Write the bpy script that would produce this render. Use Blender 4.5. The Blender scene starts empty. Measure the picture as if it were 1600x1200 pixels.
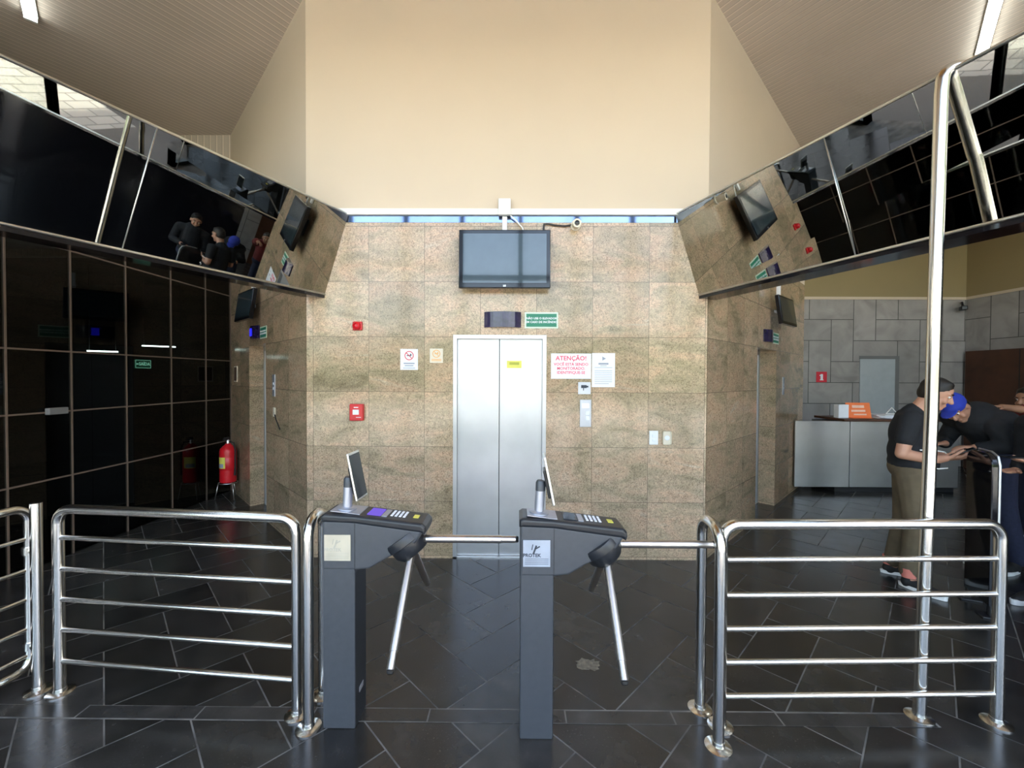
import bpy, bmesh, math, random
from mathutils import Vector, Matrix, noise
C = bpy.context.scene.collection
random.seed(7)
PI = math.pi
S2 = math.sqrt(.5)

# ------------------------------------------------------------------ camera, sky, sun, exposure
yaw, pitch, roll = math.radians(.49), math.radians(.91), math.radians(.26)
fw = Vector((-math.sin(yaw), math.cos(yaw), 0)); rt = Vector((math.cos(yaw), math.sin(yaw), 0)); up = Vector((0, 0, 1))
f2 = fw*math.cos(pitch) - up*math.sin(pitch); u2 = up*math.cos(pitch) + fw*math.sin(pitch)
r3 = rt*math.cos(roll) + u2*math.sin(roll); u3 = u2*math.cos(roll) - rt*math.sin(roll)
cd = bpy.data.cameras.new('camera'); cam = bpy.data.objects.new('camera', cd); C.objects.link(cam)
cd.sensor_width = 36; cd.lens = 650/1600*36; cd.clip_start = .02; cd.clip_end = 200
m = Matrix((r3, u3, -f2)).transposed().to_4x4(); m.translation = (0, 0, 1.67); cam.matrix_world = m
sc = bpy.context.scene; sc.camera = cam
sc.view_settings.view_transform = 'Standard'; sc.view_settings.look = 'None'
sc.view_settings.gamma = 1; sc.view_settings.use_curve_mapping = False
sc.view_settings.exposure = 1.95

W = bpy.data.worlds.new('sky'); sc.world = W; W.use_nodes = True
wn = W.node_tree.nodes; wl = W.node_tree.links
bg = wn['Background']; sky = wn.new('ShaderNodeTexSky'); sky.sky_type = 'NISHITA'; sky.sun_disc = False
sky.sun_elevation = math.radians(48); sky.sun_rotation = math.radians(70); sky.air_density = 1.0; sky.dust_density = 3.0
tint = wn.new('ShaderNodeMix'); tint.data_type = 'RGBA'; tint.blend_type = 'MULTIPLY'; tint.inputs[0].default_value = 1
tint.inputs[7].default_value = (1.17, 1.0, .87, 1)
wl.new(sky.outputs[0], tint.inputs[6]); wl.new(tint.outputs[2], bg.inputs[0]); bg.inputs[1].default_value = 0.50

sl = bpy.data.lights.new('sun', 'SUN'); sl.energy = 7.0; sl.angle = math.radians(1); sl.color = (1, .95, .86)
so = bpy.data.objects.new('sun', sl); C.objects.link(so)
so.rotation_euler = Vector((-.75, -.22, -.62)).to_track_quat('-Z', 'Y').to_euler()
# a portal in the glazed street front only guides sampling of the sky through it
pl = bpy.data.lights.new('street_front_portal', 'AREA'); pl.shape = 'RECTANGLE'; pl.size = 12.6; pl.size_y = 5.2
pl.cycles.is_portal = True
po = bpy.data.objects.new('street_front_portal', pl); C.objects.link(po)
po.location = (2.2, -.32, 2.6); po.rotation_euler = (PI/2, 0, 0)

# ------------------------------------------------------------------ materials
def principled(name, col, rough=.5, metal=0, **kw):
    mt = bpy.data.materials.new(name); mt.use_nodes = True
    b = mt.node_tree.nodes['Principled BSDF']
    b.inputs['Base Color'].default_value = (*col, 1); b.inputs['Roughness'].default_value = rough
    b.inputs['Metallic'].default_value = metal
    for k, v in kw.items():
        b.inputs[k.replace('_', ' ')].default_value = v
    return mt
def N(mt, t, **kw):
    n = mt.node_tree.nodes.new(t)
    for k, v in kw.items(): setattr(n, k, v)
    return n
def L(mt, a, b): mt.node_tree.links.new(a, b)
def ramp(mt, stops):
    r = N(mt, 'ShaderNodeValToRGB'); e = r.color_ramp.elements
    e[0].position, e[0].color = stops[0][0], (*stops[0][1], 1)
    e[1].position, e[1].color = stops[-1][0], (*stops[-1][1], 1)
    for p, c in stops[1:-1]:
        x = e.new(p); x.color = (*c, 1)
    return r
def mixc(mt, fac, a, b, mode='MIX'):
    x = N(mt, 'ShaderNodeMix', data_type='RGBA', blend_type=mode)
    for sock, v in ((x.inputs[0], fac), (x.inputs[6], a), (x.inputs[7], b)):
        if hasattr(v, 'links'): L(mt, v, sock)
        elif isinstance(v, tuple): sock.default_value = (*v, 1)
        else: sock.default_value = v
    return x.outputs[2]
def mottled(name, col, rough=.5, metal=0, amount=.12, scale=8, bump=0, **kw):
    """paint / plastic / metal with faint unevenness"""
    mt = principled(name, col, rough, metal, **kw); b = mt.node_tree.nodes['Principled BSDF']
    tc = N(mt, 'ShaderNodeTexCoord'); nz = N(mt, 'ShaderNodeTexNoise'); nz.inputs['Scale'].default_value = scale
    nz.inputs['Detail'].default_value = 4
    L(mt, tc.outputs['Object'], nz.inputs['Vector'])
    r = ramp(mt, [(.3, tuple(c*(1-amount) for c in col)), (.7, tuple(min(1, c*(1+amount)) for c in col))])
    L(mt, nz.outputs['Fac'], r.inputs[0]); L(mt, r.outputs[0], b.inputs['Base Color'])
    if bump:
        bp = N(mt, 'ShaderNodeBump'); bp.inputs['Strength'].default_value = bump; bp.inputs['Distance'].default_value = .002
        L(mt, nz.outputs['Fac'], bp.inputs['Height']); L(mt, bp.outputs[0], b.inputs['Normal'])
    return mt
def emission(name, col, s):
    mt = bpy.data.materials.new(name); mt.use_nodes = True; nt = mt.node_tree
    nt.nodes.remove(nt.nodes['Principled BSDF']); e = nt.nodes.new('ShaderNodeEmission')
    e.inputs[0].default_value = (*col, 1); e.inputs[1].default_value = s
    nt.links.new(e.outputs[0], nt.nodes['Material Output'].inputs[0]); return mt
def glass(name, tint, refl=.08):
    mt = bpy.data.materials.new(name); mt.use_nodes = True; nt = mt.node_tree
    nt.nodes.remove(nt.nodes['Principled BSDF'])
    t = nt.nodes.new('ShaderNodeBsdfTransparent'); t.inputs[0].default_value = (*tint, 1)
    g = nt.nodes.new('ShaderNodeBsdfGlossy'); g.inputs['Roughness'].default_value = .02
    fr = nt.nodes.new('ShaderNodeFresnel'); fr.inputs[0].default_value = 1.45
    mx = nt.nodes.new('ShaderNodeMixShader')
    ge = nt.nodes.new('ShaderNodeNewGeometry'); mu = nt.nodes.new('ShaderNodeMath'); mu.operation = 'SUBTRACT'; mu.use_clamp = True
    nt.links.new(fr.outputs[0], mu.inputs[0]); nt.links.new(ge.outputs['Backfacing'], mu.inputs[1])
    nt.links.new(mu.outputs[0], mx.inputs[0]); nt.links.new(t.outputs[0], mx.inputs[1]); nt.links.new(g.outputs[0], mx.inputs[2])
    nt.links.new(mx.outputs[0], nt.nodes['Material Output'].inputs[0]); return mt

def granite_mat(name, ox, oz, w=.5115, h=.503):
    """polished beige-brown granite slabs, square joints laid out in the wall's own x / z"""
    mt = principled(name, (.4, .3, .2), .13); b = mt.node_tree.nodes['Principled BSDF']
    tc = N(mt, 'ShaderNodeTexCoord'); sp = N(mt, 'ShaderNodeSeparateXYZ'); L(mt, tc.outputs['Object'], sp.inputs[0])
    cb = N(mt, 'ShaderNodeCombineXYZ')
    ax = N(mt, 'ShaderNodeMath', operation='ADD'); ax.inputs[1].default_value = -ox; L(mt, sp.outputs[0], ax.inputs[0])
    az = N(mt, 'ShaderNodeMath', operation='ADD'); az.inputs[1].default_value = -oz; L(mt, sp.outputs[2], az.inputs[0])
    L(mt, ax.outputs[0], cb.inputs[0]); L(mt, az.outputs[0], cb.inputs[1])
    bk = N(mt, 'ShaderNodeTexBrick', offset=0.0, squash=1.0)
    bk.inputs['Scale'].default_value = 1; bk.inputs['Mortar Size'].default_value = .0022; bk.inputs['Mortar Smooth'].default_value = .3
    bk.inputs['Brick Width'].default_value = w; bk.inputs['Row Height'].default_value = h; bk.inputs['Bias'].default_value = 0
    bk.inputs['Color1'].default_value = (0, 0, 0, 1); bk.inputs['Color2'].default_value = (1, 1, 1, 1); bk.inputs['Mortar'].default_value = (.5, .5, .5, 1)
    L(mt, cb.outputs[0], bk.inputs['Vector'])
    # every slab is cut from another part of the block
    sh = N(mt, 'ShaderNodeVectorMath', operation='SCALE'); sh.inputs['Scale'].default_value = 9.0; L(mt, bk.outputs['Color'], sh.inputs[0])
    ad = N(mt, 'ShaderNodeVectorMath', operation='ADD'); L(mt, tc.outputs['Object'], ad.inputs[0]); L(mt, sh.outputs[0], ad.inputs[1])
    # cloudy veins
    mp = N(mt, 'ShaderNodeMapping'); mp.inputs['Rotation'].default_value = (0, .5, 0); mp.inputs['Scale'].default_value = (1.2, 1.2, 3.2)
    L(mt, ad.outputs[0], mp.inputs[0])
    n1 = N(mt, 'ShaderNodeTexNoise'); n1.inputs['Scale'].default_value = 1.6; n1.inputs['Detail'].default_value = 5; n1.inputs['Distortion'].default_value = 1.4
    L(mt, mp.outputs[0], n1.inputs['Vector'])
    r1 = ramp(mt, [(.24, (.24, .18, .11)), (.38, (.36, .285, .18)), (.5, (.45, .335, .22)), (.62, (.51, .35, .23)), (.7, (.48, .365, .25)), (.8, (.60, .50, .38))])
    L(mt, n1.outputs['Fac'], r1.inputs[0])
    # worm-like grains
    n2 = N(mt, 'ShaderNodeTexNoise'); n2.inputs['Scale'].default_value = 42; n2.inputs['Detail'].default_value = 3; n2.inputs['Distortion'].default_value = 2.2
    L(mt, ad.outputs[0], n2.inputs['Vector'])
    r2 = ramp(mt, [(.36, (.52, .49, .45)), (.5, (.95, .95, .95)), (.64, (1.28, 1.24, 1.17))])
    L(mt, n2.outputs['Fac'], r2.inputs[0])
    c = mixc(mt, .8, r1.outputs[0], r2.outputs[0], 'MULTIPLY')
    hs = N(mt, 'ShaderNodeHueSaturation'); L(mt, c, hs.inputs['Color'])
    mv = N(mt, 'ShaderNodeMapRange'); mv.inputs['To Min'].default_value = .86; mv.inputs['To Max'].default_value = 1.14
    sp2 = N(mt, 'ShaderNodeSeparateColor'); L(mt, bk.outputs['Color'], sp2.inputs[0]); L(mt, sp2.outputs[0], mv.inputs[0]); L(mt, mv.outputs[0], hs.inputs['Value'])
    c2 = mixc(mt, bk.outputs['Fac'], hs.outputs[0], (.13, .095, .065))
    L(mt, c2, b.inputs['Base Color'])
    return mt

M = {}
M['granite'] = granite_mat('beige_granite', -1.858, .025)
M['granite_l'] = granite_mat('beige_granite_left', -.02, .025)
M['granite_r'] = granite_mat('beige_granite_right', .02, .025)
M['cream'] = mottled('cream_wall_paint', (.60, .50, .385), .7, amount=.02, scale=1.5)
M['tan'] = mottled('warm_bounce_tan', (.62, .34, .10), .7, amount=.03, scale=1.5)  # unseen bay surfaces, coloured to bounce warm light onto the upper wall
M['cream_shaded'] = mottled('shaded_cream_paint', (.29, .225, .115), .75, amount=.03, scale=1.5)  # cream wall above the tiles, with the ceiling's shade put into its colour
M['white'] = mottled('white_paint', (.8, .8, .78), .45, amount=.03)
M['paper'] = mottled('white_paper', (.82, .84, .88), .6, amount=.02)
M['steel'] = mottled('polished_stainless_steel', (.70, .69, .655), .2, 1, amount=.06, scale=3)
M['brushed'] = mottled('brushed_stainless_steel', (.50, .505, .52), .42, .9, amount=.05, scale=5)
M['counter_steel'] = mottled('counter_stainless_steel', (.52, .53, .54), .34, 1, amount=.08, scale=3)
M['armsteel'] = mottled('satin_steel_arm', (.60, .575, .555), .33, 1, amount=.03)
M['edge'] = mottled('aluminium_edge_trim', (.75, .75, .72), .3, 1, amount=.05)
M['black_band'] = mottled('polished_blue_black_band', (.20, .25, .36), .06, 1, amount=.1, scale=6)
M['black'] = mottled('black_plastic', (.012, .012, .014), .35, amount=.2)
M['blackgloss'] = mottled('black_gloss', (.006, .006, .008), .08, amount=.2)
M['turn'] = mottled('slate_blue_powder_coat', (.068, .075, .086), .38, .25, amount=.06, scale=30)
M['turndark'] = mottled('black_powder_coat', (.014, .016, .02), .35, amount=.1)
M['silver'] = mottled('satin_silver_plastic', (.42, .44, .50), .35, .6, amount=.05)
M['screen'] = mottled('dark_screen_glass', (.018, .022, .026), .08, amount=.1, IOR=1.35)
M['tvscreen'] = mottled('tv_screen_glass', (.03, .05, .06), .1, amount=.1, Coat_Weight=1.0)
M['red'] = mottled('red_enamel', (.62, .012, .02), .3, amount=.06)
M['redflat'] = mottled('red_print', (.62, .02, .04), .5, amount=.04)
M['pinkred'] = mottled('faded_red_print', (.78, .07, .13), .55, amount=.04)
M['green'] = mottled('green_sign', (.01, .20, .11), .45, amount=.05)
M['greenpale'] = mottled('pale_green_frame', (.62, .74, .58), .5, amount=.04)
M['yellow'] = mottled('yellow_label', (.75, .70, .12), .5, amount=.04)
M['orange'] = mottled('orange_card', (.88, .20, .05), .55, amount=.05)
M['amber'] = mottled('amber_print', (.75, .38, .10), .55, amount=.05)
M['beige'] = mottled('beige_plastic', (.70, .63, .50), .5, amount=.04)
M['greyprint'] = mottled('grey_print', (.30, .33, .40), .6, amount=.05)
M['darkprint'] = mottled('dark_print', (.03, .04, .06), .6, amount=.05)
M['indicator'] = mottled('violet_indicator_lens', (.022, .014, .055), .16, amount=.4, scale=25, Coat_Weight=.15)
M['lcd'] = emission('violet_lcd', (.25, .16, .9), .22)
M['blueled'] = emission('blue_led', (.02, .02, 1.0), .5)
M['tube'] = emission('fluorescent_tube', (.92, 1.0, .97), 4)
M['dimtube'] = emission('distant_fluorescent_tube', (.95, 1.0, .97), 7)
M['exitglow'] = emission('lit_exit_letters', (.45, .95, .7), .7)
M['exitboard'] = emission('lit_exit_board', (.02, .10, .06), .4)
M['wood'] = mottled('dark_brown_wood', (.075, .026, .010), .45, amount=.3, scale=4)
M['greydoor'] = mottled('grey_door_paint', (.40, .44, .46), .5, amount=.04)
M['greyframe'] = mottled('grey_door_frame', (.17, .17, .17), .5, amount=.05)
M['mullion'] = mottled('dark_window_frame', (.03, .03, .032), .4, .3, amount=.1)
M['strip'] = mottled('brown_glazing_strip', (.14, .10, .075), .5, amount=.1)
M['dark_room'] = mottled('dark_room_paint', (.012, .012, .012), .9, amount=.1)
M['clear'] = glass('clear_window_glass', (.95, .97, .96))
M['tinted'] = glass('black_tinted_glass', (.31, .35, .34))
M['skin'] = mottled('skin', (.50, .26, .17), .5, amount=.08, scale=12, Subsurface_Weight=.06)
M['skin2'] = mottled('skin_tan', (.36, .18, .11), .5, amount=.08, scale=12)
M['hair'] = mottled('dark_brown_hair', (.010, .007, .005), .55, amount=.4, scale=80, bump=.6)
M['blackcloth'] = mottled('black_cotton', (.008, .009, .012), .85, amount=.2, scale=30, bump=.2)
M['khaki'] = mottled('olive_khaki_cotton', (.115, .088, .052), .9, amount=.22, scale=9, bump=.5)
M['denim'] = mottled('dark_denim', (.014, .018, .045), .9, amount=.15, scale=40)
M['greycloth'] = mottled('grey_cotton', (.25, .29, .33), .9, amount=.08, scale=30)
M['redcloth'] = mottled('dark_red_cotton', (.16, .02, .018), .9, amount=.15, scale=30)
M['bluecloth'] = mottled('bright_blue_cotton', (.02, .045, .42), .8, amount=.12, scale=30)
M['coral'] = mottled('coral_sock', (.62, .20, .15), .9, amount=.1)
M['whiterubber'] = mottled('white_rubber', (.80, .80, .78), .5, amount=.04)
M['eye'] = principled('eye_white', (.75, .73, .7), .2)
M['rubber'] = mottled('black_rubber', (.01, .01, .01), .7, amount=.1)

# mirror-dark glass of the sloping fascia
mt = principled('dark_mirror_glass', (.44, .44, .41), .012, 1.0); M['fascia'] = mt
b = mt.node_tree.nodes['Principled BSDF']
tc = N(mt, 'ShaderNodeTexCoord'); nz = N(mt, 'ShaderNodeTexNoise'); nz.inputs['Scale'].default_value = .8
L(mt, tc.outputs['Object'], nz.inputs['Vector'])
r = ramp(mt, [(.3, (.42, .42, .39)), (.7, (.47, .47, .44))]); L(mt, nz.outputs['Fac'], r.inputs[0]); L(mt, r.outputs[0], b.inputs['Base Color'])

# slatted metal ceiling
def slat_mat(name, ang):
    mt = principled(name, (.3, .26, .22), .55)
    b = mt.node_tree.nodes['Principled BSDF']
    tc = N(mt, 'ShaderNodeTexCoord'); mp = N(mt, 'ShaderNodeMapping'); mp.inputs['Rotation'].default_value = (0, 0, ang)
    L(mt, tc.outputs['Object'], mp.inputs[0]); sp = N(mt, 'ShaderNodeSeparateXYZ'); L(mt, mp.outputs[0], sp.inputs[0])
    mu = N(mt, 'ShaderNodeMath', operation='MULTIPLY'); mu.inputs[1].default_value = 1/.075; L(mt, sp.outputs[0], mu.inputs[0])
    fr = N(mt, 'ShaderNodeMath', operation='FRACT'); L(mt, mu.outputs[0], fr.inputs[0])
    nz = N(mt, 'ShaderNodeTexNoise'); nz.inputs['Scale'].default_value = 1.0; L(mt, tc.outputs['Object'], nz.inputs['Vector'])
    base = ramp(mt, [(.3, (.52, .44, .36)), (.7, (.58, .49, .41))]); L(mt, nz.outputs['Fac'], base.inputs[0])
    g = ramp(mt, [(0, (1.35, 1.35, 1.35)), (.12, (1.3, 1.3, 1.3)), (.2, (.97, .97, .97)), (.84, (.97, .97, .97)), (.9, (.75, .75, .75)), (1, (.8, .8, .8))])  # bright slat edge is a painted highlight, with a darker gap beside it
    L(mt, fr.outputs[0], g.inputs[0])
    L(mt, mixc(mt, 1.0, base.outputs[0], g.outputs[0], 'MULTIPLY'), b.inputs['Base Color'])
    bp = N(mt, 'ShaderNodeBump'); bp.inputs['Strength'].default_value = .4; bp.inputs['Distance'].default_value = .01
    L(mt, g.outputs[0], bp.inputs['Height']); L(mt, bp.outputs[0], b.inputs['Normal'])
    return mt
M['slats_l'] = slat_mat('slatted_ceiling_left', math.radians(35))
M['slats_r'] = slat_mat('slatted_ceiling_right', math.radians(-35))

# black slate floor, tone varies tile by tile (colour attribute)
mt = principled('black_slate_tile', (.02, .02, .02), .2, Coat_Weight=.15, Coat_Roughness=.2); M['slate'] = mt
b = mt.node_tree.nodes['Principled BSDF']
at = N(mt, 'ShaderNodeAttribute', attribute_name='tone'); tc = N(mt, 'ShaderNodeTexCoord')
n1 = N(mt, 'ShaderNodeTexNoise'); n1.inputs['Scale'].default_value = 7; n1.inputs['Detail'].default_value = 6; L(mt, tc.outputs['Object'], n1.inputs['Vector'])
r1 = ramp(mt, [(.3, (.019, .0185, .0175)), (.6, (.031, .030, .028)), (.8, (.05, .048, .045))]); L(mt, n1.outputs['Fac'], r1.inputs[0])
n3 = N(mt, 'ShaderNodeTexNoise'); n3.inputs['Scale'].default_value = 120; n3.inputs['Detail'].default_value = 2; L(mt, tc.outputs['Object'], n3.inputs['Vector'])
r3n = ramp(mt, [(.66, (0, 0, 0)), (.78, (.05, .05, .047))]); L(mt, n3.outputs['Fac'], r3n.inputs[0])
c = mixc(mt, 1.0, r1.outputs[0], at.outputs['Color'], 'MULTIPLY'); c = mixc(mt, .7, c, r3n.outputs[0], 'ADD')
L(mt, c, b.inputs['Base Color'])
rr = N(mt, 'ShaderNodeMapRange'); rr.inputs['To Min'].default_value = .15; rr.inputs['To Max'].default_value = .32
L(mt, n1.outputs['Fac'], rr.inputs[0]); L(mt, rr.outputs[0], b.inputs['Roughness'])
bp = N(mt, 'ShaderNodeBump'); bp.inputs['Strength'].default_value = .12; bp.inputs['Distance'].default_value = .004
n4 = N(mt, 'ShaderNodeTexNoise'); n4.inputs['Scale'].default_value = 18; n4.inputs['Detail'].default_value = 5; L(mt, tc.outputs['Object'], n4.inputs['Vector'])
L(mt, n4.outputs['Fac'], bp.inputs['Height']); L(mt, bp.outputs[0], b.inputs['Normal'])
M['grout'] = mottled('grey_grout', (.135, .132, .122), .8, amount=.65, scale=6)

# grey stone tiles of the reception wall (staggered lengths)
def stone_mat(name, axis):
    mt = principled(name, (.3, .29, .28), .45); b = mt.node_tree.nodes['Principled BSDF']
    tc = N(mt, 'ShaderNodeTexCoord'); sp = N(mt, 'ShaderNodeSeparateXYZ'); L(mt, tc.outputs['Object'], sp.inputs[0])
    at = N(mt, 'ShaderNodeAttribute', attribute_name='tone')
    n1 = N(mt, 'ShaderNodeTexNoise'); n1.inputs['Scale'].default_value = 2.5; n1.inputs['Detail'].default_value = 6; n1.inputs['Distortion'].default_value = 1
    L(mt, tc.outputs['Object'], n1.inputs['Vector'])
    r = ramp(mt, [(.3, (.25, .235, .22)), (.5, (.32, .30, .285)), (.7, (.37, .35, .33))]); L(mt, n1.outputs['Fac'], r.inputs[0])
    L(mt, mixc(mt, 1.0, r.outputs[0], at.outputs['Color'], 'MULTIPLY'), b.inputs['Base Color'])
    return mt
M['stone'] = stone_mat('grey_stone_tile', 0)
M['joint'] = mottled('dark_tile_joint', (.10, .095, .09), .8, amount=.1)
M['paving'] = mottled('pale_street_paving', (.42, .42, .40), .8, amount=.15, scale=4)
# cobbled joint pattern on the street paving
mt = M['paving']; b = mt.node_tree.nodes['Principled BSDF']
bk = N(mt, 'ShaderNodeTexBrick'); bk.inputs['Scale'].default_value = 1; bk.inputs['Brick Width'].default_value = .5; bk.inputs['Row Height'].default_value = .25
bk.inputs['Mortar Size'].default_value = .012; bk.inputs['Color1'].default_value = (.40, .41, .39, 1); bk.inputs['Color2'].default_value = (.52, .53, .50, 1); bk.inputs['Mortar'].default_value = (.2, .2, .19, 1)
tc = N(mt, 'ShaderNodeTexCoord'); L(mt, tc.outputs['Object'], bk.inputs['Vector']); L(mt, bk.outputs['Color'], b.inputs['Base Color'])
M['landing'] = mottled('grey_entrance_carpet', (.15, .15, .145), .95, amount=.12, scale=60)
M['street_wall'] = mottled('street_wall_render', (.55, .5, .42), .85, amount=.08, scale=1)
M['hedge'] = mottled('hedge_leaves', (.07, .13, .04), .8, amount=.5, scale=9, bump=1)

# ------------------------------------------------------------------ mesh helpers
class MB:
    def __init__(s): s.bm = bmesh.new()
    def _xf(s, vs, X):
        if X is not None: bmesh.ops.transform(s.bm, matrix=X, verts=vs)
    def box(s, x0, x1, y0, y1, z0, z1, bev=0, seg=2, X=None):
        r = bmesh.ops.create_cube(s.bm, size=1); vs = r['verts']
        for v in vs: v.co = Vector(((x0+x1)/2 + v.co.x*(x1-x0), (y0+y1)/2 + v.co.y*(y1-y0), (z0+z1)/2 + v.co.z*(z1-z0)))
        if bev:
            es = {e for v in vs for e in v.link_edges}
            q = bmesh.ops.bevel(s.bm, geom=list(es), offset=bev, segments=seg, affect='EDGES', profile=.5)
            vs = list({v for f in q['faces'] for v in f.verts} | {v for v in vs if v.is_valid})
        s._xf(vs, X); return s
    def prism(s, poly, y0, y1, bev=0, seg=2, X=None):
        """polygon in x/z (counter-clockwise or not) extruded along y"""
        a = [s.bm.verts.new((x, y0, z)) for x, z in poly]; c = [s.bm.verts.new((x, y1, z)) for x, z in poly]
        n = len(poly); fs = [s.bm.faces.new(a), s.bm.faces.new(list(reversed(c)))]
        for i in range(n): fs.append(s.bm.faces.new((a[(i+1) % n], a[i], c[i], c[(i+1) % n])))
        vs = a + c; bmesh.ops.recalc_face_normals(s.bm, faces=fs)
        if bev:
            es = [e for f in fs[:2] for e in f.edges]
            q = bmesh.ops.bevel(s.bm, geom=es, offset=bev, segments=seg, affect='EDGES', profile=.5)
            vs = list({v for f in q['faces'] for v in f.verts} | {v for v in vs if v.is_valid})
        s._xf(vs, X); return s
    def solid(s, bottom, top):
        """closed block from two loops of 3D points"""
        a = [s.bm.verts.new(p) for p in bottom]; c = [s.bm.verts.new(p) for p in top]; n = len(a)
        fs = [s.bm.faces.new(list(reversed(a))), s.bm.faces.new(c)]
        for i in range(n): fs.append(s.bm.faces.new((a[i], a[(i+1) % n], c[(i+1) % n], c[i])))
        bmesh.ops.recalc_face_normals(s.bm, faces=fs); return s
    def tube(s, pts, rad, seg=16, cap=True):
        pts = [Vector(p) for p in pts]; n = len(pts); rings = []
        rad = rad if isinstance(rad, (list, tuple)) else [rad]*n
        t0 = (pts[1]-pts[0]).normalized(); ref = Vector((0, 0, 1)) if abs(t0.z) < .9 else Vector((0, 1, 0))
        u = t0.cross(ref).normalized()
        for i in range(n):
            t = ((pts[min(i+1, n-1)]-pts[i]).normalized() + (pts[i]-pts[max(i-1, 0)]).normalized()).normalized()
            u = (u - t*u.dot(t)).normalized(); w = t.cross(u)
            rings.append([s.bm.verts.new(pts[i] + (u*math.cos(2*PI*k/seg) + w*math.sin(2*PI*k/seg))*rad[i]) for k in range(seg)])
        for i in range(n-1):
            for k in range(seg):
                f = s.bm.faces.new((rings[i][k], rings[i][(k+1) % seg], rings[i+1][(k+1) % seg], rings[i+1][k])); f.smooth = True
        if cap:
            s.bm.faces.new(list(reversed(rings[0]))); s.bm.faces.new(rings[-1])
        return s
    def lathe(s, prof, seg=24, X=None):
        """profile (r, z) about z"""
        rings = []; vs = []
        for r_, z in prof:
            ring = [s.bm.verts.new((max(r_, 1e-4)*math.cos(2*PI*k/seg), max(r_, 1e-4)*math.sin(2*PI*k/seg), z)) for k in range(seg)]
            rings.append(ring); vs += ring
        for i in range(len(prof)-1):
            for k in range(seg):
                f = s.bm.faces.new((rings[i][k], rings[i][(k+1) % seg], rings[i+1][(k+1) % seg], rings[i+1][k]))
                f.smooth = True
        s.bm.faces.new(list(reversed(rings[0]))); s.bm.faces.new(rings[-1])
        s._xf(vs, X); return s
    def ball(s, c, r, X=None, seg=20):
        q = bmesh.ops.create_uvsphere(s.bm, u_segments=seg, v_segments=max(8, seg//2+2), radius=1); vs = q['verts']
        r = r if isinstance(r, (tuple, list)) else (r, r, r)
        for v in vs: v.co = Vector((v.co.x*r[0], v.co.y*r[1], v.co.z*r[2]))
        s._xf(vs, X)
        for v in vs: v.co += Vector(c)
        for f in {f for v in vs for f in v.link_faces}: f.smooth = True
        return s
    def build(s, name, mat, parent=None, loc=(0, 0, 0), rotz=0, label=None, cat=None, group=None, kind=None, smooth=False):
        me = bpy.data.meshes.new(name); s.bm.normal_update()
        for e in s.bm.edges:
            if len(e.link_faces) == 2 and e.calc_face_angle(0) > .75: e.smooth = False
        s.bm.to_mesh(me); s.bm.free()
        if smooth:
            for p in me.polygons: p.use_smooth = True
        me.materials.append(mat); o = bpy.data.objects.new(name, me); C.objects.link(o)
        o.location = loc; o.rotation_euler = (0, 0, rotz); o.parent = parent
        return tag(o, label, cat, group, kind)
def tag(o, label=None, cat=None, group=None, kind=None):
    for k, v in (('label', label), ('category', cat), ('group', group), ('kind', kind)):
        if v: o[k] = v
    return o
def thing(name, label, cat, loc=(0, 0, 0), rotz=0, group=None, rot=None):
    o = bpy.data.objects.new(name, None); C.objects.link(o); o.location = loc; o.rotation_euler = rot or (0, 0, rotz)
    o.empty_display_size = .1
    return tag(o, label, cat, group)
def structure(o): o['kind'] = 'structure'; return o
def copy_tree(o, parent=None):
    c = o.copy(); C.objects.link(c); c.parent = parent
    for ch in [x for x in bpy.data.objects if x.parent == o]: copy_tree(ch, c)
    return c
def frame(loc, rotz): return Matrix.Translation(loc) @ Matrix.Rotation(rotz, 4, 'Z')
def text(name, body, size, mat, parent, loc, rot=(PI/2, 0, 0), align='CENTER', depth=.0006, sx=1, space=1.0, bold=0):
    cu = bpy.data.curves.new(name, 'FONT'); cu.body = body; cu.size = size; cu.align_x = align; cu.align_y = 'CENTER'
    cu.extrude = depth; cu.space_line = space; cu.resolution_u = 2; cu.offset = bold
    t = bpy.data.objects.new(name, cu); C.objects.link(t)
    me = bpy.data.meshes.new_from_object(t.evaluated_get(bpy.context.evaluated_depsgraph_get())); me.name = name
    bpy.data.objects.remove(t); bpy.data.curves.remove(cu)
    me.materials.clear(); me.materials.append(mat)
    o = bpy.data.objects.new(name, me); C.objects.link(o); o.parent = parent; o.location = loc; o.rotation_euler = rot; o.scale = (sx, 1, 1)
    return o
def arc(c, a, b, r, n=8):
    """rounded corner from direction -a into direction b at corner point c"""
    c, a, b = Vector(c), Vector(a).normalized(), Vector(b).normalized()
    o = c + a*r + b*r
    return [o - b*r*math.cos(t*PI/2/n) - a*r*math.sin(t*PI/2/n) for t in range(n+1)]

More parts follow.
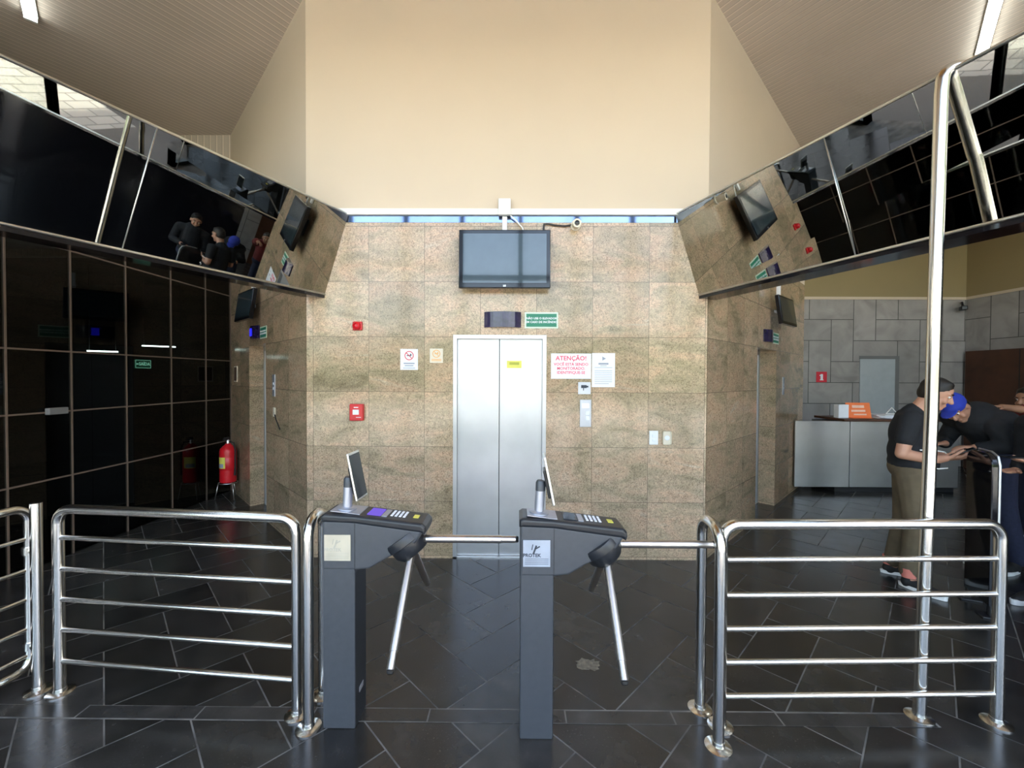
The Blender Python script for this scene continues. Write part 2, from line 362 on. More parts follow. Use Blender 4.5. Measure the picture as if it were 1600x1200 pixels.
# ------------------------------------------------------------------ floor: herringbone slate
def tone_attr(me, tones):
    at = me.color_attributes.new('tone', 'FLOAT_COLOR', 'CORNER')
    for p in me.polygons:
        for li in p.loop_indices: at.data[li].color = tones[p.index]
bm = bmesh.new(); tones = []; Wd = .30; g = .0035
ca = sa = S2
def put(poly, z, tone, mi):
    f = bm.faces.new([bm.verts.new((x, y, z)) for x, y in poly]); f.material_index = mi; tones.append(tone)
put([(-9, -.45), (9.5, -.45), (9.5, 8.6), (-9, 8.6)], -.0016, (1, 1, 1, 1), 1)
O = (-.149, 2.256)
for i in range(-45, 46):
    for j in range(-45, 46):
        k = (i-j) % 4
        if k == 0: x0, x1, y0, y1 = i, i+2, j, j+1
        elif k == 3: x0, x1, y0, y1 = i, i+1, j, j+2
        else: continue
        pts = [(x0*Wd+g, y0*Wd+g), (x1*Wd-g, y0*Wd+g), (x1*Wd-g, y1*Wd-g), (x0*Wd+g, y1*Wd-g)]
        q = [(O[0] + ca*x - sa*y, O[1] + sa*x + ca*y) for x, y in pts]
        cx = sum(p[0] for p in q)/4; cy = sum(p[1] for p in q)/4
        if not (-4.6 < cx < 9.2 and -.12 < cy < 8.3): continue
        t = random.uniform(.65, 1.45); put(q, 0, (t, t, t*random.uniform(.95, 1.02), 1), 0)
# border strip between the rails: grout bed plus long narrow tiles
put([(-2.7, 1.975), (2.05, 1.985), (2.05, 2.072), (-2.7, 2.062)], .0012, (1, 1, 1, 1), 1)
x = -2.69
while x < 2.03:
    w = min(random.uniform(.5, .75), 2.04-x); t = random.uniform(.8, 1.5)
    put([(x+.004, 1.983), (x+w-.004, 1.985), (x+w-.004, 2.062), (x+.004, 2.058)], .0024, (t, t, t, 1), 0); x += w
me = bpy.data.meshes.new('floor'); bm.to_mesh(me); bm.free(); me.materials.append(M['slate']); me.materials.append(M['grout'])
tone_attr(me, tones); fo = bpy.data.objects.new('floor', me); C.objects.link(fo); structure(fo)
# worn pale patch on the floor behind the second turnstile
bm = bmesh.new(); c0 = bm.verts.new((.43, 2.40, .0009)); ring = []
for k in range(26):
    a = 2*PI*k/26; r_ = random.uniform(.7, 1.15)
    ring.append(bm.verts.new((.43+.075*r_*math.cos(a), 2.40+.055*r_*math.sin(a), .0009)))
for k in range(26): bm.faces.new((c0, ring[k], ring[(k+1) % 26]))
me = bpy.data.meshes.new('floor_stain'); bm.to_mesh(me); bm.free()
me.materials.append(mottled('pale_worn_patch', (.17, .155, .12), .7, amount=.5, scale=40))
o = bpy.data.objects.new('floor_stain', me); C.objects.link(o); o.parent = fo

# ------------------------------------------------------------------ lift core and walls
TOP = 3.139
def wall(name, mat, boxes, loc=(0, 0, 0), rotz=0, parent=None):
    b = MB()
    for q in boxes: b.box(*q)
    o = b.build(name, mat, parent, loc, rotz)
    return structure(o) if parent is None else o
FY = 3.804
YF = -.35          # street front
XL, XR = -1.918, 1.739
# frontal granite wall with the lift opening
d0, d1, dh = -.573, .281, 2.058
wb = wall('wall_back', M['granite'], [(XL, d0, 0, .25, 0, TOP-.063), (d1, XR, 0, .25, 0, TOP-.063), (d0, d1, 0, .25, dh, TOP-.063)], (0, FY, 0))
structure(MB().box(XL, XR, -.004, .25, TOP-.063, TOP).build('trim_1', M['black_band'], None, (0, FY, 0)))
structure(MB().box(XL, XR, -.03, .25, TOP, TOP+.055, .004).build('trim_2', M['white'], None, (0, FY, 0)))
HT = 7.0
structure(MB().box(XL, XR, 0, .25, TOP+.055, HT).build('wall_back_upper', M['cream'], None, (0, FY, 0)))
LF = frame((XL, FY, 0), -PI/4); RF = frame((XR, FY, 0), PI/4)
LLEN, RLEN = 3.15, 3.95
# angled granite walls (local x runs towards the viewer's right)
la, lb = -2.10, -1.345
wall('wall_left_angled', M['granite_l'], [(-LLEN, la, 0, .3, 0, TOP), (lb, 0, 0, .3, 0, TOP), (la, lb, 0, .3, 2.05, TOP)], (XL, FY, 0), -PI/4)
structure(MB().box(-LLEN, 0, 0, .25, TOP, HT).build('wall_left_angled_upper', M['cream'], None, (XL, FY, 0), -PI/4))
ra, rb = 1.53, 2.36
wall('wall_right_angled', M['granite_r'], [(0, ra, 0, .3, 0, TOP), (rb, RLEN, 0, .3, 0, TOP), (ra, rb, 0, .3, 2.03, TOP)], (XR, FY, 0), PI/4)
structure(MB().box(0, RLEN, 0, .25, TOP, HT).build('wall_right_angled_upper', M['cream'], None, (XR, FY, 0), PI/4))
# joint covers where walls meet at the two front corners
# reception side
RX, RY = XR + RLEN*S2, FY + RLEN*S2          # far end of the right angled wall
structure(MB().box(RX-.4, RX-.15, RY, 8.3, 0, 5.3).build('wall_reception_side', M['cream']))
def stone_wall(name, x0, x1, z0, z1, loc, rotz, skip=None):
    """long and square slabs in a stepped, herringbone-like bond, joints between"""
    bm = bmesh.new(); tn = []
    def quad(a, b2, c, d, y, t, mi):
        f = bm.faces.new([bm.verts.new((a, y, c)), bm.verts.new((b2, y, c)), bm.verts.new((b2, y, d)), bm.verts.new((a, y, d))]); f.material_index = mi; tn.append(t)
    def put2(a, b2, c, d, y, t, mi):
        a, b2, c, d = max(a, x0), min(b2, x1), max(c, z0), min(d, z1)
        if b2-a < .005 or d-c < .005: return
        if skip:
            sx0, sx1, sz0, sz1 = skip
            if a < sx1 and b2 > sx0 and c < sz1 and d > sz0:
                for (p, q2, r_, s_) in ((a, min(b2, sx0), c, d), (max(a, sx1), b2, c, d), (max(a, sx0), min(b2, sx1), max(c, sz1), d)):
                    if q2-p > .005 and s_-r_ > .005: quad(p, q2, r_, s_, y, t, mi)
                return
        quad(a, b2, c, d, y, t, mi)
    put2(x0, x1, z0, z1, 0, (1, 1, 1, 1), 1)
    s_ = .40; g_ = .007
    for i in range(-3, 30):
        for j in range(-30, 30):
            k = (i-j) % 4
            if k == 0: q = (i, i+2, j, j+1)
            elif k == 3: q = (i, i+1, j, j+2)
            else: continue
            t = random.uniform(.88, 1.1)
            put2(x0+q[0]*s_*1.05+g_, x0+q[1]*s_*1.05-g_, z0+q[2]*s_+g_, z0+q[3]*s_-g_, -.003, (t, t, t, 1), 0)
    # body behind the face
    r_ = bmesh.ops.create_cube(bm, size=1)
    for v in r_['verts']: v.co = Vector(((x0+x1)/2+v.co.x*(x1-x0), .1+v.co.y*.19, (z0+z1)/2+v.co.z*(z1-z0)))
    me = bpy.data.meshes.new(name); bm.to_mesh(me); bm.free(); me.materials.append(M['stone']); me.materials.append(M['joint'])
    while len(tn) < len(me.polygons): tn.append((1, 1, 1, 1))
    tone_attr(me, tn); o = bpy.data.objects.new(name, me); C.objects.link(o); o.location = loc; o.rotation_euler = (0, 0, rotz); return structure(o)
stone_wall('wall_reception_back', RX-.2, 8.56, 0, 3.18, (0, 8.0, 0), 0)
structure(MB().box(RX-.2, 8.56, -.02, .2, 3.18, 3.23).build('trim_3', M['cream'], None, (0, 8, 0)))
structure(MB().box(RX-.2, 8.56, 0, .2, 3.23, 5.3).build('wall_reception_back_upper', M['cream_shaded'], None, (0, 8, 0)))
stone_wall('wall_right', 0, 8.3, 0, 3.18, (8.55, 8.0, 0), -PI/2)
structure(MB().box(0, 8.3, -.02, .2, 3.18, 3.23).build('trim_4', M['cream'], None, (8.55, 8, 0), -PI/2))
structure(MB().box(0, 8.3, 0, .2, 3.23, 5.3).build('wall_right_upper', M['cream_shaded'], None, (8.55, 8, 0), -PI/2))

# left side: black glazed partition into a dark room
LX = -4.15
gl = thing('wall_left', None, None); structure(gl)
zs = [0, .74, 1.34, 1.89, 2.83, 3.4]; ys = [-.3, .3, 1.4, 2.2, 2.8, 3.35, 3.85, 4.40, 4.98, 5.54, 6.02]
MB().box(LX-.012, LX, YF, 6.02, 0, 3.4).build('glass_panels', M['tinted'], gl)
b = MB()
for y_ in ys: b.box(LX-.02, LX+.006, y_-.007, y_+.007, 0, 3.4)
for z_ in zs[1:]: b.box(LX-.018, LX+.004, YF, 6.02, z_-.007, z_+.007)
b.build('glazing_strips', M['strip'], gl)
structure(MB().box(LX-.2, LX, YF, 6.1, 3.4, 3.6).build('beam', M['strip']))
for nm, q in (('wall_dark_room_far', (-9, LX-.02, 8.4, 8.5, 0, 3.5)), ('wall_dark_room_side', (-9.1, -9, YF-.1, 8.5, 0, 3.5)), ('wall_dark_room_near', (-9, LX-.02, YF-.1, YF, 0, 3.5)),
              ('wall_dark_room_core', (LX-.15, LX-.03, 6.08, 8.5, 0, 3.5)), ('ceiling_dark_room', (-9.1, LX-.03, YF, 8.5, 3.5, 3.6)), ('floor_dark_room', (-9, LX-.03, YF, 8.4, .001, .02))):
    structure(MB().box(*q).build(nm, M['dark_room']))

structure(MB().box(5.0, 5.2, YF+.07, 3.75, 0, 3.4).build('wall_right_near', M['blackgloss']))

# ceilings (slatted) with the high centre bay open between them
CH = 5.13
def ceiling(name, pts, mat):
    return structure(MB().solid([(x, y, CH) for x, y in pts], [(x, y, CH+.08) for x, y in pts]).build(name, mat))
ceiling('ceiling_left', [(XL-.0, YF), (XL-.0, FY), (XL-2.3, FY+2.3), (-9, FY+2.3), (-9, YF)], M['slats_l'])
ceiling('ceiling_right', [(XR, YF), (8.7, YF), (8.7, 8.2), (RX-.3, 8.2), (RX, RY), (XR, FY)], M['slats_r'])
structure(MB().box(-9, XL-2.18, FY+2.19, FY+2.3, 3.4, CH).build('wall_left_high', M['slats_l']))
structure(MB().box(-9.1, -9, YF, FY+2.3, 3.6, CH).build('wall_left_high_side', M['cream']))
structure(MB().box(XL-.15, XL, YF, FY, CH+.08, HT).build('wall_bay_left', M['cream']))
structure(MB().box(XR, XR+.15, YF, FY, CH+.08, HT).build('wall_bay_right', M['cream']))
structure(MB().box(XL-.2, XR+.2, YF, FY+.25, HT, HT+.1).build('ceiling', M['tan']))

# glazed street front behind the viewer
xs = [-4.15, -3.17, -2.10, -1.03, .08, 1.15, 2.2, 3.25, 4.55, 5.9, 7.25, 8.6]
for i in range(len(xs)-1):
    h = CH; door = i in (3, 4)
    w = thing('window_%d' % (i+1), None, None); structure(w)
    b = MB(); b.box(xs[i]-.04, xs[i]+.04, YF-.06, YF+.06, 2.4 if i == 4 else 0, h).box(xs[i+1]-.04, xs[i+1]+.04, YF-.06, YF+.06, 2.4 if i == 3 else 0, h)
    for z_ in ((2.44, 3.8, h-.04) if door else (.05, 2.44, 3.8, h-.04)): b.box(xs[i], xs[i+1], YF-.05, YF+.05, z_-.04, z_+.04)
    b.build('window_frame', M['mullion'], w)
    MB().box(xs[i]+.04, xs[i+1]-.04, YF-.005, YF+.005, 2.48 if door else .09, h-.08).build('glass_pane', M['clear'], w)
structure(MB().box(-2.79, 2.9, YF-.1, YF+.05, CH, HT).build('wall_street_upper', M['tan']))  # unseen wall above the glass, put in to keep sky off the wall top
structure(MB().box(-9, LX, YF-.1, YF, 0, 3.6).build('wall_street_left', M['cream']))
w = thing('window_12', None, None); structure(w)  # unseen high window, added to let sky brighten the left wall and ceiling
MB().box(-9, LX-.04, YF-.06, YF+.06, 3.6, 3.68).box(-9, LX-.04, YF-.06, YF+.06, CH-.08, CH).box(-6.6, -6.52, YF-.06, YF+.06, 3.68, CH-.08).build('window_frame', M['mullion'], w)
MB().box(-9, LX-.04, YF-.005, YF+.005, 3.68, CH-.08).build('glass_pane', M['clear'], w)
structure(MB().box(-30, 30, -40, YF-.1, -.12, -.012).build('ground', M['paving']))
structure(MB().box(-1.7, 1.5, -1.6, YF-.1, -.012, -.002).build('floor_landing', M['landing']))
structure(MB().box(-26, 26, -21, -20.6, -.03, 3.2).build('wall_street_far', M['street_wall']))
bm = MB()
for k in range(46):
    x_ = -24 + k*1.07 + random.uniform(-.3, .3); bm.ball((x_, -19 + random.uniform(-.3, .3), 1.2+random.uniform(0, 1.6)), (random.uniform(.8, 1.3), .9, random.uniform(1.2, 1.9)), seg=12)
bm.build('hedge_foliage', M['hedge'], None, label='green hedge along the far side of the street outside', cat='hedge', kind='stuff')

# ------------------------------------------------------------------ sloping mirror fascias
def fascia(name, lo0, lo1, hi0, hi1, out, joints, brass=None):
    """lower edge lo0->lo1, upper edge hi0->hi1 (3D), thickness towards out"""
    lo0, lo1, hi0, hi1, out = map(Vector, (lo0, lo1, hi0, hi1, out))
    root = thing(name, None, None); structure(root)
    MB().solid([lo0, lo1, lo1+out, lo0+out], [hi0, hi1, hi1+out, hi0+out]).build('mirror_panels', M['fascia'], root)
    n = (lo1-lo0).cross(hi0-lo0).normalized()
    if n.dot(out) > 0: n = -n
    for p, q in ((lo0, lo1), (hi0, hi1)):
        MB().tube([p+n*.002, q+n*.002], .009, 8).build('edge_trim', M['edge'], root)
    for t in joints:
        MB().tube([lo0.lerp(lo1, t)+n*.001, hi0.lerp(hi1, t)+n*.001], .0035, 6).build('panel_joint', M['edge'], root)
    MB().solid([lo0-Vector((0, 0, .035)), lo1-Vector((0, 0, .035)), lo1+out-Vector((0, 0, .035)), lo0+out-Vector((0, 0, .035))],
               [lo0-Vector((0, 0, .003)), lo1-Vector((0, 0, .003)), lo1+out-Vector((0, 0, .003)), lo0+out-Vector((0, 0, .003))]).build('soffit', M['blackgloss'], root)
    return root
def ext(p, q, ylast):
    p, q = Vector(p), Vector(q); t = (ylast-p.y)/(q.y-p.y); return p.lerp(q, t)
a, b_ = (-1.75, FY-.002, 2.422), (-2.57, 2.019, 2.422); c_, d_ = (-1.53, FY-.002, 3.149), (-2.367, 1.981, 3.149)
fascia('wall_fascia_left', a, ext(a, b_, -.24), c_, ext(c_, d_, -.24), (-.18, -.06, 0), [.327, .83])
a, b_ = (1.661, FY-.002, 2.425), (2.319, 1.932, 2.425); c_, d_ = (1.439, FY-.002, 3.153), (2.162, 1.817, 3.153)
fascia('wall_fascia_right', a, ext(a, b_, -.24), c_, ext(c_, d_, -.24), (.18, .06, 0), [.30, .83])

# ------------------------------------------------------------------ lift doors
def lift(name, x0, x1, h, depth, loc, rotz, wide=.035):
    d = thing(name, None, None, loc, rotz); structure(d)
    b = MB(); b.box(x0, x0+wide, depth-.03, depth+.05, 0, h).box(x1-wide, x1, depth-.03, depth+.05, 0, h).box(x0+wide, x1-wide, depth-.03, depth+.05, h-wide, h)
    b.build('door_frame', M['brushed'], d)
    mid = (x0+x1)/2 - (.004 if name == 'door_1' else 0)
    for q in ((x0+wide, mid-.0025), (mid+.0025, x1-wide)):
        p = MB().box(q[0], q[1], depth+.005, depth+.03, .012, h-wide, .002).build('door_panel', M['brushed'], d)
    MB().box(x0, x1, depth-.03, depth+.05, 0, .01).build('sill', M['edge'], d)
    MB().box(x0-.02, x1+.02, depth+.06, depth+.08, 0, h+.02).build('backing', M['black'], d)
    return d
lift('door_1', d0, d1, dh, .035, (0, FY, 0), 0)
lift('door_2', la, lb, 2.05, .19, (XL, FY, 0), -PI/4, .05)
lift('door_3', ra, rb, 2.03, .22, (XR, FY, 0), PI/4, .05)
k = MB().lathe([(.012, 0), (.012, .004), (.006, .006)], 14, Matrix.Rotation(PI/2, 4, 'X')).build('door_lock', M['edge'], None, (-.245, FY+.039, 1.925), 0, 'small round lock keyhole high on the left leaf of the middle lift door', 'lock')
t = thing('door_sticker', 'yellow sticker high on the right leaf of the middle lift door', 'sticker', (-.013, FY+.039, 1.79))
MB().box(-.068, .068, -.0012, 0, -.034, .034).build('label_sheet', M['yellow'], t)
MB().box(-.045, .045, -.0016, -.0012, -.004, .02).build('print', mottled('olive_print', (.45, .45, .06), .6), t)

# ------------------------------------------------------------------ televisions
def tv(label, w, h, loc, rotz, logo=True, tilt=0, group=None):
    t = thing('television', label, 'television', loc, rotz)
    t.rotation_euler = (tilt, 0, rotz)
    MB().box(-w/2, w/2, 0, .045, -h/2, h/2, .006).build('housing', M['blackgloss'], t)
    b = MB(); q = .035*w/.8
    MB().box(-w/2+q, w/2-q, -.0025, .001, -h/2+q*1.25, h/2-q).build('screen', M['tvscreen'], t)
    MB().box(-w*.3, w*.3, .045, .065, -h*.3, h*.3, .008).build('rear_cover', M['black'], t)
    if logo:
        lg = text('logo_letters', 'LG', .020, M['edge'], t, (0, -.003, -h/2+.018), bold=.0006)
    return t
cx, cz = -.1015, 2.7135
tv('flat black television above the middle lift door', .807, .515, (cx, FY-.13, cz), 0, tilt=math.radians(-2))
mnt = thing('television_mount', 'black wall bracket holding the television above the middle lift', 'bracket', (cx, FY, cz))
MB().box(-.12, .12, -.012, 0, -.1, .1).box(-.03, .03, -.05, -.01, -.03, .03).build('plate', M['black'], mnt)
jb = thing('junction_box', 'white electrical junction box above the middle television', 'junction box', (-.106, FY-.0, 3.195))
MB().box(-.055, .055, -.075, -.031, -.072, .072, .008).build('box_body', M['white'], jb)
MB().box(-.042, .042, -.079, -.074, -.058, .058, .003).build('cover', M['white'], jb)
for sx in (-1, 1):
    for sz in (-1, 1): MB().lathe([(.005, 0), (.005, .002), (.002, .003)], 8, Matrix.Translation((sx*.036, -.079, sz*.05)) @ Matrix.Rotation(PI/2, 4, 'X')).build('screw', M['edge'], jb)
MB().box(-.127, -.083, -.03, -.004, 2.99, 3.123, .004).build('cable_duct', M['white'], None, (0, FY, 0), 0, 'white vertical cable duct between junction box and television', 'cable duct')
MB().tube([(-.06, -.04, 3.13), (-.02, -.035, 3.10), (.02, -.03, 3.06), (.055, -.03, 3.02), (.07, -.03, 2.96)], .006, 8).build('television_cable', M['white'], None, (0, FY, 0), 0, 'thin cable drooping from junction box to behind the middle television', 'cable')
sc_ = thing('security_camera', 'small white bullet security camera on the granite right of the television', 'camera', (.536, FY, 3.048))
MB().lathe([(.046, 0), (.046, .015), (.04, .02)], 24, Matrix.Rotation(PI/2, 4, 'X')).build('mount_base', M['beige'], sc_)
MB().lathe([(.034, .015), (.036, .09), (.038, .11), (.028, .112)], 24, Matrix.Rotation(PI/2+.12, 4, 'X')).build('camera_body', M['beige'], sc_)
MB().lathe([(.024, .111), (.02, .114), (.006, .115)], 20, Matrix.Rotation(PI/2+.12, 4, 'X')).build('lens', M['blackgloss'], sc_)
MB().tube([(-.03, -.012, .005), (-.1, -.012, -.008), (-.18, -.012, 0), (-.25, -.012, .012), (-.285, -.012, .01), (-.29, -.012, -.06)], .0085, 8).build('camera_cable', M['black'], sc_)

# side televisions on ceiling-high brackets above the angled lifts
for loc, rz, lab, br in (((-3.265, 4.97, 2.52), math.radians(-41), 'dark television above the left angled lift', (-3.02, 4.86)),
                     ((3.425, 5.275, 2.52), math.radians(41), 'dark television above the right angled lift', (3.09, 5.05))):
    tv(lab, .56, .36, loc, rz, False, math.radians(-8))
    side = 'left' if loc[0] < 0 else 'right'
    w_ = thing('television_bracket', 'white bracket arm carrying the television of the %s angled lift' % side, 'bracket', loc, rz)
    MB().tube([(-.0, .11, .0), (-.0, .17, .02), (0, .2, .02)], .02, 10).build('wall_arm', M['white'], w_)
    s_ = .2 if side == 'left' else -.2
    MB().box(s_-.02, s_+.02, .03, .07, .18, .36, .006).build('drop_arm', M['white'], w_)

# ------------------------------------------------------------------ wall fittings on the frontal wall
def indicator(label, w, h, loc, rotz, lit):
    t = thing('floor_indicator', label, 'lift indicator', loc, rotz)
    b = MB(); n = 12; fr_, bk_ = [], []
    for k in range(n+1):
        a_ = -1+2*k/n; fr_.append((a_*w/2, -.045*(1-a_*a_)-.012)); 
    poly = fr_ + [(w/2, 0), (-w/2, 0)]
    b.prism([(x, -y) for x, y in poly], -h/2, h/2, X=Matrix(((1, 0, 0, 0), (0, 0, -1, 0), (0, 1, 0, 0), (0, 0, 0, 1))))
    b.build('lens_cover', M['indicator'], t, smooth=False)
    if lit: MB().box(-.035, .035, -.062, -.056, -.045, .045).build('lit_arrow', M['blueled'], t)
    return t
indicator('dark violet curved floor indicator above the middle lift door', .334, .14, (-.12, FY, 2.194), 0, False)
def onl(lx, z, off=0): p = LF @ Vector((lx, -off, z)); return p
def onr(lx, z, off=0): p = RF @ Vector((lx, -off, z)); return p
indicator('floor indicator with blue light above the left angled lift', .34, .15, onl(-1.76, 2.20), -PI/4, True)
indicator('dark blue floor indicator above the right angled lift', .34, .15, onr(1.93, 2.19), PI/4, False)
def evac_sign(label, w, h, loc, rotz):
    t = thing('safety_sign', label, 'sign', loc, rotz)
    MB().box(-w/2, w/2, -.004, 0, -h/2, h/2).build('border', M['greenpale'], t)
    MB().box(-w/2+.014, w/2-.014, -.0055, -.0035, -h/2+.014, h/2-.014).build('panel', M['green'], t)
    text('sign_letters', 'NÃO USE O ELEVADOR\nEM CASO DE INCÊNDIO', .0265*w/.304, M['paper'], t, (0, -.006, 0), space=1.25, bold=.0006)
    return t
evac_sign('green evacuation sign right of the indicator over the middle lift', .304, .146, (.233, FY, 2.191), 0)
evac_sign('green evacuation sign beside the indicator of the left angled lift', .27, .14, onl(-1.43, 2.18), -PI/4)
evac_sign('green evacuation sign beside the indicator of the right angled lift', .30, .14, onr(2.30, 2.19), PI/4)

def paper(name, label, x0, x1, z0, z1, mat=None, cat='notice'):
    t = thing(name, label, cat, ((x0+x1)/2, FY, (z0+z1)/2)); w, h = x1-x0, z1-z0
    MB().box(-w/2, w/2, -.003, 0, -h/2, h/2).build('sheet', mat or M['paper'], t)
    return t, w, h
def ring_mark(t, r, z, mat, mark, x=0):
    """no-smoking roundel: ring, slash, cigarette"""
    b = MB(); n = 28
    for k in range(n):
        a0, a1 = 2*PI*k/n, 2*PI*(k+1)/n
        vs = [b.bm.verts.new((x+q*math.cos(a), -.0036, z+q*math.sin(a))) for q, a in ((r, a0), (r, a1), (r*.82, a1), (r*.82, a0))]
        b.bm.faces.new(vs)
    b.box(-r*.85, r*.85, -.0042, -.0032, -r*.08, r*.08, X=Matrix.Translation((x, 0, z)) @ Matrix.Rotation(PI/4, 4, 'Y'))
    b.build('prohibition_ring', mat, t)
    MB().box(x-r*.5, x+r*.5, -.0034, -.003, z-r*.1, z+r*.1).box(x+r*.2, x+r*.5, -.0034, -.003, z+r*.12, z+r*.4).build('cigarette_mark', mark, t)
t, w, h = paper('no_smoking_notice', 'white no smoking sheet with red roundel left of the middle lift', -1.055, -.895, 1.735, 1.925)
ring_mark(t, .042, .035, M['redflat'], M['darkprint'])
MB().box(-.05, .05, -.0036, -.003, -.042, -.030).box(-.04, .04, -.0036, -.003, -.062, -.052).box(-.055, .055, -.0036, -.003, -.083, -.079).box(-.055, .055, -.0036, -.003, -.075, -.072).build('small_print', M['greyprint'], t)
t, w, h = paper('no_smoking_notice', 'faded beige no smoking notice with amber roundel close to the lift frame', -.785, -.665, 1.80, 1.93, M['beige'])
ring_mark(t, .036, .018, M['amber'], M['amber'])
MB().box(-.045, .045, -.0036, -.003, -.036, -.030).box(-.045, .045, -.0036, -.003, -.048, -.042).build('small_print', M['amber'], t)
t, w, h = paper('attention_notice', 'large white notice with red ATENÇÃO lettering right of the middle lift', .323, .688, 1.66, 1.89)
text('heading_letters', 'ATENÇÃO!', .056, M['pinkred'], t, (0, -.0036, .07), bold=.0012)
text('notice_letters', 'VOCÊ ESTÁ SENDO\nMONITORADO.\nIDENTIFIQUE-SE', .036, M['pinkred'], t, (0, -.0036, -.022), bold=.0008, space=1.05)
t, w, h = paper('printed_notice', 'narrow white notice with small grey print beside the attention notice', .696, .905, 1.585, 1.895)
MB().box(-.045, .045, -.0036, -.003, .05, .066).box(-.03, .03, -.0036, -.003, .036, .041).build('heading_marks', M['greyprint'], t)
MB().lathe([(.006, 0), (.022, .0005)], 3, Matrix.Translation((0, -.0034, .105)) @ Matrix.Rotation(PI/2, 4, 'X')).build('emblem', M['greyprint'], t)
b = MB()
for k in range(9): b.box(-.08, .08 - (.03 if k == 8 else 0), -.0036, -.003, .022-k*.017-(.012 if k > 0 else 0), .026-k*.017-(.012 if k > 0 else 0))
b.build('small_print', M['greyprint'], t)
t, w, h = paper('camera_notice', 'small grey camera notice under the attention notice', .572, .685, 1.52, 1.63, M['silver'], 'sign')
MB().box(-.03, .02, -.0042, -.003, -.0, .028).box(.02, .036, -.0042, -.003, .006, .022).box(-.012, -.004, -.0042, -.003, -.022, 0).build('camera_symbol', M['darkprint'], t)
# lift call panel
t = thing('call_panel', 'steel lift call button panel right of the middle lift', 'call panel', (.64, FY, 1.345))
MB().box(-.052, .052, -.008, 0, -.125, .125, .003).build('plate', M['silver'], t)
for z_ in (.0, -.045):
    MB().box(-.0, .034, -.0115, -.007, z_-.018, z_+.018, .003).build('button', M['paper'], t)
MB().box(-.03, .03, -.0095, -.0075, .05, .09).build('inscription_plate', M['edge'], t)
for lx, F_, side in ((-1.02, onl, 'left'), (2.72, onr, 'right')):
    rz = -PI/4 if side == 'left' else PI/4
    t = thing('call_panel', 'narrow steel lift call panel on the %s angled granite wall' % side, 'call panel', F_(lx, 1.57), rz)
    MB().box(-.045, .045, -.008, 0, -.12, .12, .003).build('plate', M['silver'], t)
    for z_ in (.02, -.03): MB().box(-.015, .015, -.0115, -.007, z_-.015, z_+.015, .003).build('button', M['paper'], t)
t = thing('wall_switch', 'small switch and loose cable below the call panel on the left angled wall', 'switch', onl(-1.0, 1.28), -PI/4)
MB().box(-.03, .03, -.012, 0, -.05, .05, .004).build('switch_plate', M['beige'], t)
MB().tube([(.01, -.008, .0), (.05, -.006, -.07), (.13, -.006, -.12), (.2, -.006, -.17)], .006, 8).build('loose_cable', M['black'], t)
t = thing('wall_notice', 'small framed amber notice on the left angled wall near the corner', 'notice', onl(-2.85, 1.70), -PI/4)
MB().box(-.09, .09, -.008, 0, -.11, .11).build('sheet', M['beige'], t); MB().box(-.075, .075, -.009, -.007, -.095, .095).build('print', M['wood'], t)

# fire alarm devices
t = thing('alarm_siren', 'round red fire alarm siren on the granite left of the lift', 'alarm siren', (-1.444, FY, 2.133))
MB().box(-.044, .044, -.022, 0, -.040, .040, .008).build('siren_base', M['red'], t)
MB().lathe([(.036, .02), (.036, .045), (.03, .06), (.018, .066), (.012, .05)], 24, Matrix.Rotation(PI/2, 4, 'X')).build('sounder', M['red'], t)
t = thing('fire_call_point', 'square red fire alarm call point below the siren', 'call point', (-1.447, FY, 1.345))
MB().box(-.062, .062, -.045, 0, -.076, .076, .008).build('housing', M['red'], t)
MB().box(-.03, .026, -.049, -.044, -.02, .026, .002).build('break_glass', M['paper'], t)
MB().box(-.02, .02, -.0458, -.0445, .042, .050).box(.0, .045, -.0458, -.0445, -.047, -.042).build('small_print', M['paper'], t)
for k, (x_, lab) in enumerate(((1.262, 'white double switch plate, left of the two on the granite wall'), (1.383, 'rounded white socket cover, right of the two on the granite wall'))):
    t = thing('switch_plate', lab, 'switch plate', (x_, FY, 1.125))
    MB().box(-.041, .041, -.010, 0, -.064, .064, .004 if k == 0 else .018, 3).build('plate', M['white'] if k == 0 else M['beige'], t)
    if k == 0:
        for z_ in (-.02, .02): MB().box(-.012, .012, -.015, -.009, z_-.012, z_+.012, .002).build('rocker', M['paper'], t)
    else:
        MB().lathe([(.022, 0), (.022, .005), (.017, .006)], 20, Matrix.Translation((0, -.009, .0)) @ Matrix.Rotation(PI/2, 4, 'X')).build('socket_ring', M['paper'], t)
t = thing('hydrant_sign', 'red square fire sign with white symbol on the grey tiled wall', 'sign', (5.84, 8.0-.004, 1.705))
MB().box(-.1, .1, -.006, 0, -.1, .1).build('panel', M['redflat'], t)
MB().box(-.022, .022, -.008, -.005, -.062, .055, .006).box(-.04, -.01, -.008, -.005, .02, .04).box(-.036, .036, -.008, -.005, -.064, -.05).build('extinguisher_symbol', M['paper'], t)
sc2 = thing('security_camera', 'small dark security camera in the corner of the grey tiled walls', 'camera', (8.44, 7.98, 3.02), math.radians(-35))
MB().tube([(0, .0, .1), (0, -.05, .1), (0, -.09, .03)], .018, 10).build('arm', M['black'], sc2)
MB().box(-.045, .045, -.22, -.05, -.06, .02, .015).build('camera_body', M['black'], sc2)

